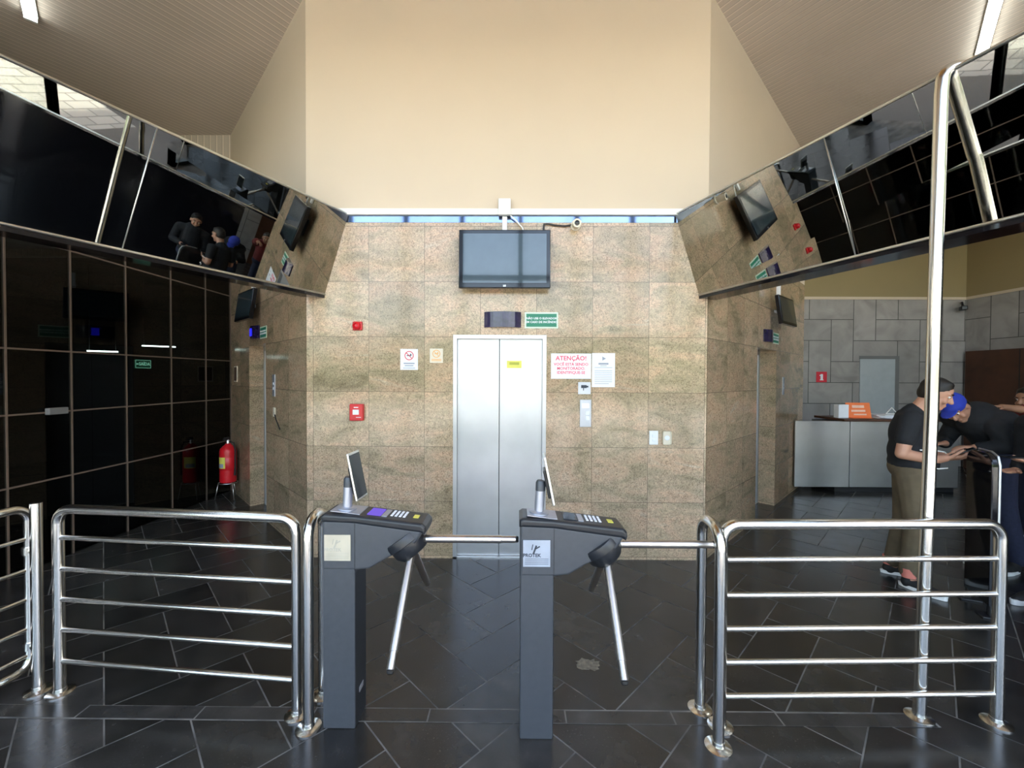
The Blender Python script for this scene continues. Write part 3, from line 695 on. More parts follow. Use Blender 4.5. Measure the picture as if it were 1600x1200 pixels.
# exit sign and hanging tubes seen through the black glass
t = thing('exit_sign', 'small green exit sign seen behind the black glass partition', 'sign', (-4.164, 4.62, 1.80), PI/2)
MB().box(-.1, .1, .001, .012, -.05, .05).build('panel', M['exitboard'], t)
text('sign_letters', 'SAÍDA', .05, M['exitglow'], t, (.015, 0, 0), bold=.001)
b = MB()
for q in ((-.096, .096, .04, .044), (-.096, .096, -.044, -.04), (-.096, -.092, -.044, .044), (.092, .096, -.044, .044)): b.box(q[0], q[1], -.001, .0005, q[2], q[3])
b.box(-.085, -.06, -.001, .0005, -.006, .006)
b.build('sign_outline', M['exitglow'], t)
for (x_, y_, z_, ln), lab in (((-6.9, 8.0, 2.24, .5), 'thin hanging tube lamp behind the black glass, right of the two'), ((-7.0, 7.0, 2.08, .38), 'thin hanging tube lamp behind the black glass, left of the two')):
    t = thing('hanging_lamp', lab, 'lamp', (x_, y_, z_), math.radians(40))
    MB().tube([(-ln/2, 0, 0), (ln/2, 0, 0)], .012, 8).build('tube', M['dimtube'], t)
    MB().tube([(-ln/2+.03, 0, .012), (-ln/2+.03, 0, 3.5-z_)], .004, 6).tube([(ln/2-.03, 0, .012), (ln/2-.03, 0, 3.5-z_)], .004, 6).build('cord', M['black'], t)
t = thing('door_closer', 'grey box fixed on the black glass partition', 'box', (LX, 3.70, 1.35))
MB().box(0.007, .05, -.08, .08, -.03, .03, .006).build('box_body', M['greyframe'], t)

# ------------------------------------------------------------------ ceiling lights
for loc, rz, lab in (((-4.22, 3.56, CH), math.radians(135), 'fluorescent batten on the slatted ceiling left of the lift core'),
                     ((4.55, 4.10, CH), math.radians(48), 'fluorescent batten on the slatted ceiling right of the lift core')):
    t = thing('ceiling_light', lab, 'ceiling light', loc, rz)
    MB().box(-.62, .62, -.05, .05, -.03, 0, .006).build('housing', M['white'], t)
    for s_ in (-.025, .025): MB().tube([(-.60, s_, -.05), (.60, s_, -.05)], .018, 12).build('tube', M['tube'], t)
    for q in (-.615, .615): MB().box(q-.015, q+.015, -.045, .045, -.07, -.01).build('lamp_holder', M['white'], t)

# ------------------------------------------------------------------ turnstiles
def turnstile(label, loc, warm):
    t = thing('turnstile', label, 'turnstile', loc)
    MB().box(0, .153, 0, .15, 0, .80, .006).build('column', M['turn'], t)
    MB().box(.154, .1545, .008, .142, .004, .74).build('side_cover', M['turndark'], t)
    MB().box(.1545, .157, .05, .10, .14, .165).build('side_badge', M['silver'], t)
    prof = [(-.002, .757), (.153, .757), (.222, .765), (.300, .812), (.362, .842), (.420, .865), (.452, .905), (.470, .935), (.472, .950), (.153, .992), (-.002, .998)]
    MB().prism(prof, -.002, .152, .013, 3).build('head', M['turn'], t)
    MB().box(.1525, .1545, -.0035, -.001, .76, .985).build('panel_seam', M['turndark'], t)
    top = [(-.006, .985), (.15, .979), (.462, .938), (.482, .925), (.490, .945), (.487, .965), (.470, .982), (.15, 1.018), (.01, 1.026), (-.006, 1.016)]
    MB().prism(top, -.008, .158, .014, 3).build('top_cover', M['turndark'], t)
    ang = math.atan2(-.036, .32)
    def ontop(u, v, z=0): return Matrix.Translation((.15+u*math.cos(ang), v, 1.019+u*math.sin(ang)+z)) @ Matrix.Rotation(-ang, 4, 'Y')
    MB().box(-.12, .02, .015, .135, -.001, .002, X=ontop(0, 0)).build('reader_base_plate', M['silver'], t)
    MB().box(.05, .115, .03, .125, -.001, .0025, X=ontop(0, 0)).build('display', M['lcd'] if warm else M['screen'], t)
    MB().box(.12, .145, .03, .125, -.001, .0025, X=ontop(0, 0)).build('card_strip', M['silver'], t)
    b = MB()
    for i in range(4):
        for j in range(3): b.box(.158+i*.02, .170+i*.02, .045+j*.028, .066+j*.028, .0, .004, .001, 1, X=ontop(0, 0))
    b.build('keypad', M['paper'], t)
    MB().box(.265, .29, .06, .10, -.001, .002, X=ontop(0, 0)).build('card_mark', M['yellow'], t)
    pl = MB().box(.012, .136, -.0075, -.003, .806, .928).build('name_plate', mottled('plate_%s' % warm, (.62, .58, .47) if warm else (.42, .48, .58), .35, .5), t)
    pm = mottled('plate_print_%s' % warm, (.45, .43, .36) if warm else (.03, .04, .06), .5)
    text('plate_letters', 'PROTEK', .022, pm, pl, (.052, -.008, .858), bold=.0006)
    MB().box(-.004, .004, -.0082, -.007, -.020, .020, X=Matrix.Translation((.066, 0, .885)) @ Matrix.Rotation(.35, 4, 'Y')).box(-.003, .003, -.0082, -.007, -.012, .012, X=Matrix.Translation((.078, 0, .894)) @ Matrix.Rotation(1.05, 4, 'Y')).box(-.002, .002, -.0082, -.007, -.013, .013, X=Matrix.Translation((.054, 0, .896)) @ Matrix.Rotation(.2, 4, 'Y')).build('plate_emblem', pm, pl)
    b = MB()
    for k in range(4): b.box(.02, .128, -.0081, -.0073, .842-k*.008, .8435-k*.008)
    b.build('plate_small_print', pm, pl)
    # face reader on its stem
    MB().lathe([(.045, 0), (.045, .006), (.034, .011), (.02, .012)], 28, ontop(-.063, .075, .001)).build('stem_flange', M['silver'], t)
    MB().tube([(.088, .075, 1.03), (.094, .075, 1.135)], .0225, 20).build('reader_stem', M['silver'], t)
    MB().tube([(.094, .075, 1.135), (.0955, .075, 1.172), (.097, .075, 1.182)], [.0232, .0232, .018], 20).build('stem_cap', M['turn'], t)
    tilt = math.radians(-11.5)
    X = Matrix.Translation((.134, .08, 1.19)) @ Matrix.Rotation(math.radians(-2), 4, 'Z') @ Matrix.Rotation(tilt, 4, 'Y')
    MB().tube([(.100, .075, 1.160), (.128, .078, 1.165)], .012, 10).build('reader_hinge', M['turndark'], t)
    fr = MB().box(-.006, .006, -.062, .062, -.115, .115, .004, X=X).build('face_reader', M['edge'], t)
    MB().box(.0055, .0075, -.056, .056, -.105, .105, X=X).build('screen', M['screen'], fr)
    MB().box(-.02, -.005, -.045, .045, -.085, .05, .006, X=X).build('rear_case', M['black'], fr)
    # tripod
    ax = Vector((1, 0, -1.414)).normalized(); hc = Vector((.388, .075, .862))
    Q = ax.to_track_quat('Z', 'Y').to_matrix().to_4x4()
    MB().lathe([(.10, -.05), (.104, -.035), (.104, -.012), (.092, -.008), (.088, .03), (.07, .055), (.03, .062)], 28, Matrix.Translation(hc) @ Q).build('hub', M['turndark'], t)
    st = hc + ax*.03
    for d, ln in ((Vector((1, 0, .0)), .50), (Vector((0, S2, -S2)), .47), (Vector((0, -S2, -S2)), .47)):
        s0 = st + d*.03
        if d.x > .5: s0 = Vector((.41, .075, .882))
        a_ = MB().tube([s0, s0+d*(ln*.86), s0+d*(ln*.862), s0+d*ln, s0+d*(ln+.006)], [.0185, .0185, .0165, .0165, .010], 16).build('arm', M['armsteel'], t)
        MB().tube([s0+d*(ln+.005), s0+d*(ln+.014)], [.0165, .012], 14).build('end_cap', M['rubber'], a_)
    return t
turnstile('dark slate turnstile with beige name plate and lit violet display, beside the left rail', (-.906, 1.938, 0), True)
turnstile('dark slate turnstile with silver-blue name plate, standing between the two passages', (.026, 1.893, 0), False)

# ------------------------------------------------------------------ tubular rails
R_ = .0245; RB = .0135
def flange(p): return MB().lathe([(.058, 0), (.058, .006), (.05, .010), (.028, .014), (.026, .03)], 24, Matrix.Translation(p))
def rail(label, A, B, top, bars, group=None, cat='railing', name='tubular_railing'):
    A, B = Vector((*A, 0)), Vector((*B, 0)); u = (B-A).normalized(); T = Vector((0, 0, top)); ln = (B-A).length
    t = thing(name, label, cat, A)
    pts = [Vector((0, 0, .01))] + [Vector((0, 0, top))+p for p in arc((0, 0, 0), (0, 0, -1), u, .075)] + [u*ln + T + p for p in arc((0, 0, 0), -u, (0, 0, -1), .075)] + [u*ln + Vector((0, 0, .01))]
    MB().tube(pts, R_, 20).build('frame_tube', M['steel'], t)
    for z in bars: MB().tube([Vector((0, 0, z)), u*ln + Vector((0, 0, z))], RB, 14).build('cross_bar', M['steel'], t)
    for p in (Vector(), u*ln): flange(p).build('floor_flange', M['steel'], t)
    return t
BZ = [.825, .660, .50, .340, .174]
rail('stainless five-bar railing left of the turnstiles', (-2.385, 2.14), (-1.07, 2.017), .975, BZ)
rail('stainless five-bar railing right of the turnstiles', (.99, 1.978), (2.345, 2.016), .975, [.806, .635, .473, .312, .147])
def hoop(label, A, B, top):
    A, B = Vector((*A, 0)), Vector((*B, 0)); u = (B-A).normalized(); ln = (B-A).length; r = min(.09, ln/2)
    t = thing('hoop_rail', label, 'hoop rail', A)
    pts = [Vector((0, 0, .01))] + [Vector((0, 0, top))+p for p in arc((0, 0, 0), (0, 0, -1), u, r)] + [u*ln + Vector((0, 0, top)) + p for p in arc((0, 0, 0), -u, (0, 0, -1), r)] + [u*ln + Vector((0, 0, .01))]
    MB().tube(pts, R_, 20).build('hoop_tube', M['steel'], t)
    for p in (Vector(), u*ln): flange(p).build('floor_flange', M['steel'], t)
hoop('narrow stainless hoop between the left railing and the first turnstile', (-.975, 1.94), (-1.0, 2.147), .985)
hoop('narrow stainless hoop at the inner end of the right railing', (.925, 1.865), (.938, 2.082), .985)
t = thing('bollard_post', 'short open-topped stainless post left of the left railing', 'post', (-2.515, 2.152, 0))
MB().tube([(0, 0, .01), (0, 0, 1.0)], .0245, 20).build('post_tube', M['steel'], t); flange(Vector()).build('floor_flange', M['steel'], t)
# swing gate leaf running out of the picture on the left
t = thing('swing_gate', 'stainless barred swing gate leaf left of the short post', 'gate', (-2.64, 2.225, 0))
u = Vector((-.16, -.987, 0)); ln = .95; lo, hi = .075, .955
pts = [Vector((0, 0, .5))] + [Vector((0, 0, hi))+p for p in arc((0, 0, 0), (0, 0, -1), u, .07)] + [u*ln+Vector((0, 0, hi))+p for p in arc((0, 0, 0), -u, (0, 0, -1), .07)] \
    + [u*ln+Vector((0, 0, lo))+p for p in arc((0, 0, 0), (0, 0, 1), -u, .07)] + [Vector((0, 0, lo))+p for p in arc((0, 0, 0), u, (0, 0, 1), .07)] + [Vector((0, 0, .5))]
MB().tube(pts, .0225, 18, cap=False).build('gate_frame', M['steel'], t)
for z in (.785, .615, .455, .295, .15): MB().tube([Vector((0, 0, z)), u*ln+Vector((0, 0, z))], .011, 12).build('cross_bar', M['steel'], t)
for z in (.72, .2): MB().tube([(.0, -.0, z-.02), (0, 0, z+.02)], .031, 14).tube([(0, 0, z), (.10, -.060, z)], .012, 10).build('hinge', M['steel'], t)
# tall post rising to the right fascia
t = thing('tall_post', 'tall stainless post rising from the right railing up to the dark fascia', 'post', (2.0, 2.045, 0))
pts = [Vector((0, 0, .01)), Vector((.03, 0, 1.5)), Vector((.045, 0, 3.05))] + [Vector((.05, 0, 3.17))+p for p in arc((0, 0, 0), (0, 0, -1), (1, -.1, 0), .06)] + [Vector((.145, -.01, 3.17))]
MB().tube(pts, .0265, 20).build('post_tube', M['steel'], t); flange(Vector()).build('floor_flange', M['steel'], t)

# ------------------------------------------------------------------ fire extinguisher on its wire stand
t = thing('extinguisher_stand', 'thin wire stand under the fire extinguisher', 'stand', (-3.9, 5.60, 0))
for k in range(3):
    a_ = PI/2 + k*2*PI/3; MB().tube([(.15*math.cos(a_), .15*math.sin(a_), .004), (.11*math.cos(a_), .11*math.sin(a_), .228)], .005, 8).build('wire_leg', M['edge'], t)
b = MB(); b.tube([(.112*math.cos(2*PI*k/24), .112*math.sin(2*PI*k/24), .226) for k in range(25)], .005, 8, cap=False); b.tube([(-.11, 0, .226), (.11, 0, .226)], .004, 6); b.tube([(0, -.11, .226), (0, .11, .226)], .004, 6)
b.build('ring_shelf', M['edge'], t)
t = thing('fire_extinguisher', 'red fire extinguisher with yellow label standing by the black glass wall', 'fire extinguisher', (-3.9, 5.60, .232))
MB().lathe([(.07, 0), (.094, .006), (.098, .03), (.098, .42), (.09, .455), (.06, .49), (.035, .51), (.03, .525)], 32).build('cylinder', M['red'], t)
MB().lathe([(.0985, .17), (.0992, .171), (.0992, .34), (.0985, .341)], 32).build('label_band', M['red'], t)
b = MB()
for k in range(8):
    a0 = math.radians(205+k*10); a1 = math.radians(205+(k+1)*10); q = .1
    b.bm.faces.new([b.bm.verts.new((q*math.cos(a), q*math.sin(a), z)) for a, z in ((a0, .20), (a1, .20), (a1, .35), (a0, .35))])
b.build('yellow_label', M['yellow'], t)
b = MB()
for k in range(6):
    a0 = math.radians(212+k*10); a1 = math.radians(212+(k+1)*10); q = .1006
    b.bm.faces.new([b.bm.verts.new((q*math.cos(a), q*math.sin(a), z)) for a, z in ((a0, .21), (a1, .21), (a1, .262), (a0, .262))])
b.build('label_print', M['greyprint'], t)
MB().lathe([(.022, .52), (.022, .56), (.016, .575)], 16).build('valve', M['edge'], t)
MB().box(-.012, .012, -.09, .02, .575, .588, .003).box(-.012, .012, -.08, .02, .598, .610, .003).box(-.012, .012, .005, .02, .57, .61, .003).build('squeeze_handle', M['black'], t)
MB().tube([(.015, 0, .55), (.09, -.02, .54), (.118, -.03, .45), (.118, -.03, .2), (.112, -.03, .1)], [.009, .009, .009, .011, .014], 10).build('hose', M['rubber'], t)

# ------------------------------------------------------------------ reception
t = thing('reception_counter', 'brushed steel reception counter in front of the grey tiled wall', 'counter', (4.19, 6.13, 0))
MB().box(.55, 2.3, .06, .55, 0, .08).build('plinth', M['black'], t)
for k, (x0, x1) in enumerate(((-.08, .715), (.725, 1.50), (1.51, 2.3))):
    MB().box(x0, x1, .0, .03, .08, 1.05, .004).build('front_panel', M['counter_steel'], t)
MB().box(.55, 2.28, .03, .55, .08, 1.03).build('carcass', M['greyframe'], t)
MB().box(.60, 2.33, -.05, .58, 1.05, 1.085, .006).build('counter_top', M['wood'], t)
for k, (x0, x1, col, nm, lab) in enumerate(((4.83, 4.98, 'paper', 'leaflet_box', 'white leaflet box beside the orange card on the counter'), (5.0, 5.36, 'orange', 'leaflet_card', 'orange printed card standing on the reception counter'))):
    t = thing(nm, lab, 'leaflet', ((x0+x1)/2, 6.3, 1.085))
    w = x1-x0
    b = MB().box(-w/2, w/2, -.004, .004, 0, .23, X=Matrix.Rotation(-.2, 4, 'X')) if k else MB().box(-w/2, w/2, -.05, .05, 0, .20, .004)
    b.build('card', M[col], t)
    if k:
        MB().box(-.09, .09, -.0055, -.003, .15, .19, X=Matrix.Rotation(-.2, 4, 'X')).box(-.11, .10, -.0055, -.003, .09, .12, X=Matrix.Rotation(-.2, 4, 'X')).box(-.08, .11, -.0055, -.003, .04, .06, X=Matrix.Rotation(-.2, 4, 'X')).build('print_marks', mottled('pale_orange_print', (.85, .55, .42), .6), t)
        MB().box(-w/2+.03, w/2-.03, -.07, .06, 0, .006).build('foot', M['orange'], t)
t = thing('paper_stack', 'loose white papers piled on the reception counter', 'papers', (5.60, 6.32, 1.085))
b = MB()
for k in range(9): b.box(-.2, .2, -.14, .14, k*.006, k*.006+.005, X=Matrix.Rotation(random.uniform(-.25, .25), 4, 'Z'))
b.build('sheets', M['paper'], t)
t = thing('wire_easel', 'white wire easel on the papers of the reception counter', 'easel', (5.66, 6.30, 1.141))
MB().tube([(-.09, 0, .006), (0, 0, .10), (.09, 0, .006)], .007, 8).tube([(-.09, 0, .006), (.09, 0, .006)], .007, 8).tube([(0, 0, .10), (0, .09, .006)], .007, 8).build('wire', M['white'], t)
# grey service door in the tiled wall
d = thing('door_4', None, None, (6.92, 8.0, 0)); structure(d)
MB().box(-.36, .30, -.02, -.005, 0, 2.05).build('door_panel', M['greydoor'], d)
MB().box(-.37, .385, -.012, -.004, 2.05, 2.11).box(.30, .385, -.012, -.004, 0, 2.05).build('door_frame', M['greyframe'], d)
MB().tube([(-.30, -.02, 1.0), (-.30, -.07, 1.0), (-.20, -.07, 1.0)], .01, 8).build('door_handle', M['edge'], d)
t = thing('wood_screen', 'dark brown wooden panel against the right tiled wall', 'panel', (8.545, 7.94, 0), -PI/2)
MB().box(0, 3.4, -.05, -.005, 0, 2.2, .004).build('board', M['wood'], t)
b = MB()
for k in range(1, 4): b.box(k*.85-.006, k*.85+.006, -.053, -.049, 0, 2.19)
b.build('board_joints', M['black'], t)
# black barrier panel beside the people
t = thing('barrier_panel', 'glossy black barrier panel with rounded top in front of the reception', 'barrier', (3.35, 2.93, 0), math.radians(66))
def rpanel(x0, x1, z0, z1, r, n=8):
    p = [(x0, z0), (x1, z0)]
    p += [(x1-r+r*math.cos(a), z1-r+r*math.sin(a)) for a in [PI/2*k/n for k in range(n+1)]]
    p += [(x0+r+r*math.cos(a), z1-r+r*math.sin(a)) for a in [PI/2+PI/2*k/n for k in range(n+1)]]
    return p
MB().prism(rpanel(-.02, .29, .08, 1.15, .09), -.02, .02, .008).build('panel', M['blackgloss'], t)
for x_ in (.0, .27): MB().box(x_-.05, x_+.05, -.06, .06, 0, .012, .003).tube([(x_, 0, .01), (x_, 0, .09)], .02, 12).build('floor_foot', M['black'], t)
b = MB(); b.tube([(-.022, -.02, .08), (-.022, -.02, 1.07), (.0, -.02, 1.13), (.07, -.02, 1.155), (.22, -.02, 1.155)], .008, 8); b.build('chrome_edge', M['brushed'], t)

# ------------------------------------------------------------------ people
def blend(mb_fn, name, mat, parent, voxel, smooth=6, loc=(0, 0, 0)):
    """overlapping tapered limbs fused into one continuous smooth skin"""
    mb = MB(); mb_fn(mb); o = mb.build(name, mat, parent)
    md = o.modifiers.new('fuse', 'REMESH'); md.mode = 'VOXEL'; md.voxel_size = voxel; md.use_smooth_shade = True
    sm = o.modifiers.new('soft', 'SMOOTH'); sm.iterations = smooth; sm.factor = .5
    me = bpy.data.meshes.new_from_object(o.evaluated_get(bpy.context.evaluated_depsgraph_get())); me.name = name
    old = o.data; o.modifiers.clear(); o.data = me; bpy.data.meshes.remove(old)
    for p in me.polygons: p.use_smooth = True
    if not me.materials: me.materials.append(mat)
    return o
def limb(mb, pts, rad, seg=14):
    """tapered chain with balls at the joints"""
    for i in range(len(pts)-1):
        p, q = Vector(pts[i]), Vector(pts[i+1]); n = 6
        mb.tube([p.lerp(q, k/n) for k in range(n+1)], [rad[i]+(rad[i+1]-rad[i])*k/n for k in range(n+1)], seg)
    for p, r_ in zip(pts, rad): mb.ball(p, r_, seg=14)
def ellips(mb, c, r, rot=None): mb.ball(c, r, X=rot.to_4x4() if rot else None, seg=22)
def hand(mb, wrist, d, palm_n, curl=.5, s=1.0, thumb_up=1):
    """palm, four fingers of unequal length with two bends, thumb from the side of the palm"""
    d = Vector(d).normalized(); n = Vector(palm_n); n = (n - d*n.dot(d)).normalized(); side = d.cross(n)*thumb_up
    w = Vector(wrist); pc = w + d*.05*s
    for k in (-1.2, -.4, .4, 1.2): limb(mb, [w+side*.012*k*s, w+d*.088*s+side*.017*k*s], [.015*s, .0125*s], 10)
    for k, ln in ((1.3, .070), (.43, .080), (-.43, .075), (-1.3, .058)):
        p0 = w + d*.09*s + side*.0165*k*s; a = curl*.5; pts = [p0]
        for f_ in (.45, .32, .25):
            dirn = d*math.cos(a) + n*math.sin(a); pts.append(pts[-1] + dirn*ln*f_*s); a += curl*.8
        limb(mb, pts, [.0098*s, .0092*s, .0085*s, .0075*s], 9)
    t0 = w + d*.025*s + side*.022*s; t1 = t0 + (d*.55 + side*.75 + n*.25).normalized()*.042*s; t2 = t1 + (d*.85 + side*.2 + n*.45).normalized()*.034*s; t3 = t2 + (d*.9 + n*.45).normalized()*.024*s
    limb(mb, [t0, t1, t2, t3], [.015*s, .0115*s, .0105*s, .0085*s], 10)
def head_shape(mb, c, R, s=1.0):
    """R: 3x3 with columns forward (face), left, up"""
    def P(f, l, u): return Vector(c) + R @ Vector((f, l, u))*s
    ellips(mb, P(-.008, 0, .025), (.098*s, .077*s, .095*s), R)
    ellips(mb, P(.022, 0, -.045), (.066*s, .060*s, .075*s), R)
    ellips(mb, P(.055, 0, -.095), (.032*s, .034*s, .026*s), R)       # chin
    limb(mb, [P(.088, 0, .012), P(.108, 0, -.028)], [.010*s, .0155*s], 10)   # nose
    for l in (-1, 1):
        ellips(mb, P(.068, .034*l, .026), (.020*s, .026*s, .010*s), R)     # brow
        ellips(mb, P(.070, .040*l, -.035), (.018*s, .022*s, .022*s), R)    # cheek
        ellips(mb, P(-.005, .078*l, -.012), (.020*s, .009*s, .032*s), R)   # ear
    ellips(mb, P(.084, 0, -.062), (.012*s, .024*s, .006*s), R); ellips(mb, P(.082, 0, -.073), (.012*s, .021*s, .007*s), R)  # lips
    return P
def basis(f, u):
    f = Vector(f).normalized(); u = Vector(u); u = (u-f*u.dot(f)).normalized(); l = u.cross(f); return Matrix((f, l, u)).transposed()
def face_details(P, R, c, parent, hairmat, skin, short=True, cap=None):
    for l in (-1, 1):
        e = MB(); e.ball(P(.078, .033*l, .006), .0095, seg=12); e.build('eye', M['eye'], parent)
        e = MB(); e.ball(P(.0855, .033*l, .005), .0050, seg=10); e.build('pupil', M['blackgloss'], parent)
        e = MB(); e.tube([P(.091, .016*l, .028), P(.091, .034*l, .034), P(.080, .052*l, .029)], [.004, .0045, .003], 8); e.build('eyebrow', hairmat, parent)
    def hf(mb):
        ellips(mb, P(-.018, 0, .042), (.100, .082, .090), R); ellips(mb, P(-.045, 0, .0), (.068, .078, .080), R)
        ellips(mb, P(.022, 0, .096), (.048, .058, .026), R)
    if not cap:
        o = blend(hf, 'hair', hairmat, parent, .008, 3)
    else:
        def cf(mb): ellips(mb, P(-.012, 0, .045), (.108, .090, .085), R); ellips(mb, P(.10, 0, .05), (.065, .065, .010), R)
        blend(cf, 'cap', cap, parent, .008, 3); blend(lambda mb: ellips(mb, P(-.045, 0, -.01), (.062, .076, .075), R), 'hair', hairmat, parent, .008, 3)

def shoe(mb, heel, toe, s=1.0, z=0):
    h, t_ = Vector(heel), Vector(toe); d = (t_-h).normalized()
    ellips(mb, h + d*.04 + Vector((0, 0, .045)), (.045, .042, .05)); limb(mb, [h+d*.05+Vector((0, 0, .042)), h+d*.14+Vector((0, 0, .040)), h+d*.225+Vector((0, 0, .030))], [.040, .040, .030], 14)
def sole(mb, heel, toe, th=.028):
    h, t_ = Vector(heel), Vector(toe); d = (t_-h).normalized(); n = Vector((-d.y, d.x, 0)); prof = []
    L_ = .28
    for k in range(28):
        a = 2*PI*k/28; u_ = math.cos(a); v_ = math.sin(a); w_ = .046 if u_ > 0 else .040
        prof.append(h + d*(.128 + u_*.148) + n*v_*w_)
    lo_ = [p + Vector((0, 0, .001)) for p in prof]; hi_ = [p + d*.004*math.copysign(1, (p-h).dot(d)-.13) + Vector((0, 0, th + max(0, ((p-h).dot(d)-.22))*.25)) for p in prof]
    mb.solid(lo_, hi_)

# --- man in a black T-shirt looking at a phone
man = thing('person', 'man in black T-shirt and khaki trousers looking down at his phone', 'person', (3.25, 3.42, 0), math.radians(-38))
hc = Vector((.125, -.005, 1.555)); HR = basis((.90, -.12, -.42), (.42, 0, .9))
def man_body(mb):
    P = head_shape(mb, hc, HR)
    limb(mb, [(-.01, 0, 1.36), (.03, 0, 1.43), (.075, 0, 1.50)], [.075, .058, .058])
    ellips(mb, (-.01, 0, 1.20), (.115, .165, .20)); ellips(mb, (0, 0, .98), (.12, .155, .13))
    limb(mb, [(-.03, -.185, 1.345), (-.085, -.235, 1.085), (.10, -.13, 1.045), (.175, -.075, 1.055)], [.056, .044, .038, .027])
    limb(mb, [(-.03, .185, 1.345), (-.05, .235, 1.09), (.12, .10, 1.05), (.19, .035, 1.06)], [.056, .044, .038, .027])
    hand(mb, (.175, -.075, 1.055), (.8, .35, .10), (0, .5, .8), .75, 1.0, 1)
    hand(mb, (.19, .035, 1.06), (.85, -.25, .08), (0, -.5, .8), .75, 1.0, -1)
    limb(mb, [(0, -.09, .92), (.03, -.10, .50), (-.02, -.10, .10)], [.085, .058, .040]); limb(mb, [(0, .09, .92), (-.02, .10, .50), (-.10, .11, .10)], [.085, .058, .040])
    for hl, tt in (((-.06, -.10, 0), (.20, -.24, 0)), ((-.16, .10, 0), (.12, .20, 0))):
        h_ = Vector(hl); d_ = (Vector(tt)-h_).normalized(); limb(mb, [h_+d_*.04+Vector((0, 0, .055)), h_+d_*.2+Vector((0, 0, .035))], [.035, .028])
body = blend(man_body, 'body', M['skin'], man, .0065, 3)
Pm = lambda f, l, u: hc + HR @ Vector((f, l, u))
face_details(Pm, HR, hc, man, M['hair'], M['skin'])
def shirt(mb):
    ellips(mb, (-.015, 0, 1.22), (.140, .190, .20)); ellips(mb, (-.012, 0, 1.08), (.150, .185, .18)); ellips(mb, (-.02, 0, 1.33), (.105, .185, .085))
    mb.lathe([(.10, .955), (.155, .96), (.16, 1.0), (.15, 1.05)], 24, Matrix.Diagonal((1, 1.16, 1, 1)))
    for s_ in (-1, 1): limb(mb, [(-.03, .185*s_, 1.345), (-.065, .215*s_, 1.20)], [.076, .066], 16)
    limb(mb, [(-.01, 0, 1.38), (.005, 0, 1.405)], [.082, .074])
blend(shirt, 't_shirt', M['blackcloth'], man, .009, 5)
def pants(mb):
    ellips(mb, (-.015, 0, .95), (.145, .172, .12))
    limb(mb, [(-.005, -.09, .90), (.03, -.10, .50), (-.02, -.10, .125)], [.118, .090, .064]); limb(mb, [(-.005, .09, .90), (-.02, .10, .50), (-.10, .11, .125)], [.118, .090, .062])
blend(pants, 'trousers', M['khaki'], man, .010, 4)
for hl, tt in (((-.06, -.10, 0), (.20, -.24, 0)), ((-.16, .10, 0), (.12, .20, 0))):
    sh = blend(lambda mb: shoe(mb, hl, tt), 'shoe', M['rubber'], man, .007, 3)
    s_ = MB(); sole(s_, hl, tt); s_.build('sole', M['whiterubber'], sh)
    h_ = Vector(hl); d_ = (Vector(tt)-h_).normalized()
    MB().tube([h_+d_*.045+Vector((0, 0, .085)), h_+d_*.04+Vector((0, 0, .155))], .046, 16).build('sock', M['coral'], man)
def pouch(mb): ellips(mb, (.10, -.07, 1.0), (.045, .11, .06))
po_ = blend(pouch, 'waist_pouch', M['blackcloth'], man, .008, 3)
MB().tube([(.02, -.200, 1.12), (.10, -.195, 1.125), (.165, -.12, 1.11), (.185, -.04, 1.09)], .0045, 8).tube([(.10, -.188, 1.0), (.06, -.200, .985), (.09, -.196, .955)], .0045, 8).tube([(.06, -.2, .985), (.13, -.175, .985), (.185, -.10, .985)], .0045, 8).build('white_cord', M['white'], man)
ph = thing('smartphone', 'dark smartphone in the hands of the man in the T-shirt', 'phone', (3.25+.275*.788-.02*.616, 3.42-.275*.616-.02*.788, 1.11))
ph.rotation_euler = (0, math.radians(-30), math.radians(-38))
MB().box(-.075, .075, -.037, .037, -.004, .004, .003).build('phone_body', M['black'], ph)
MB().box(-.07, .07, -.034, .034, .004, .0048).build('screen', M['screen'], ph)

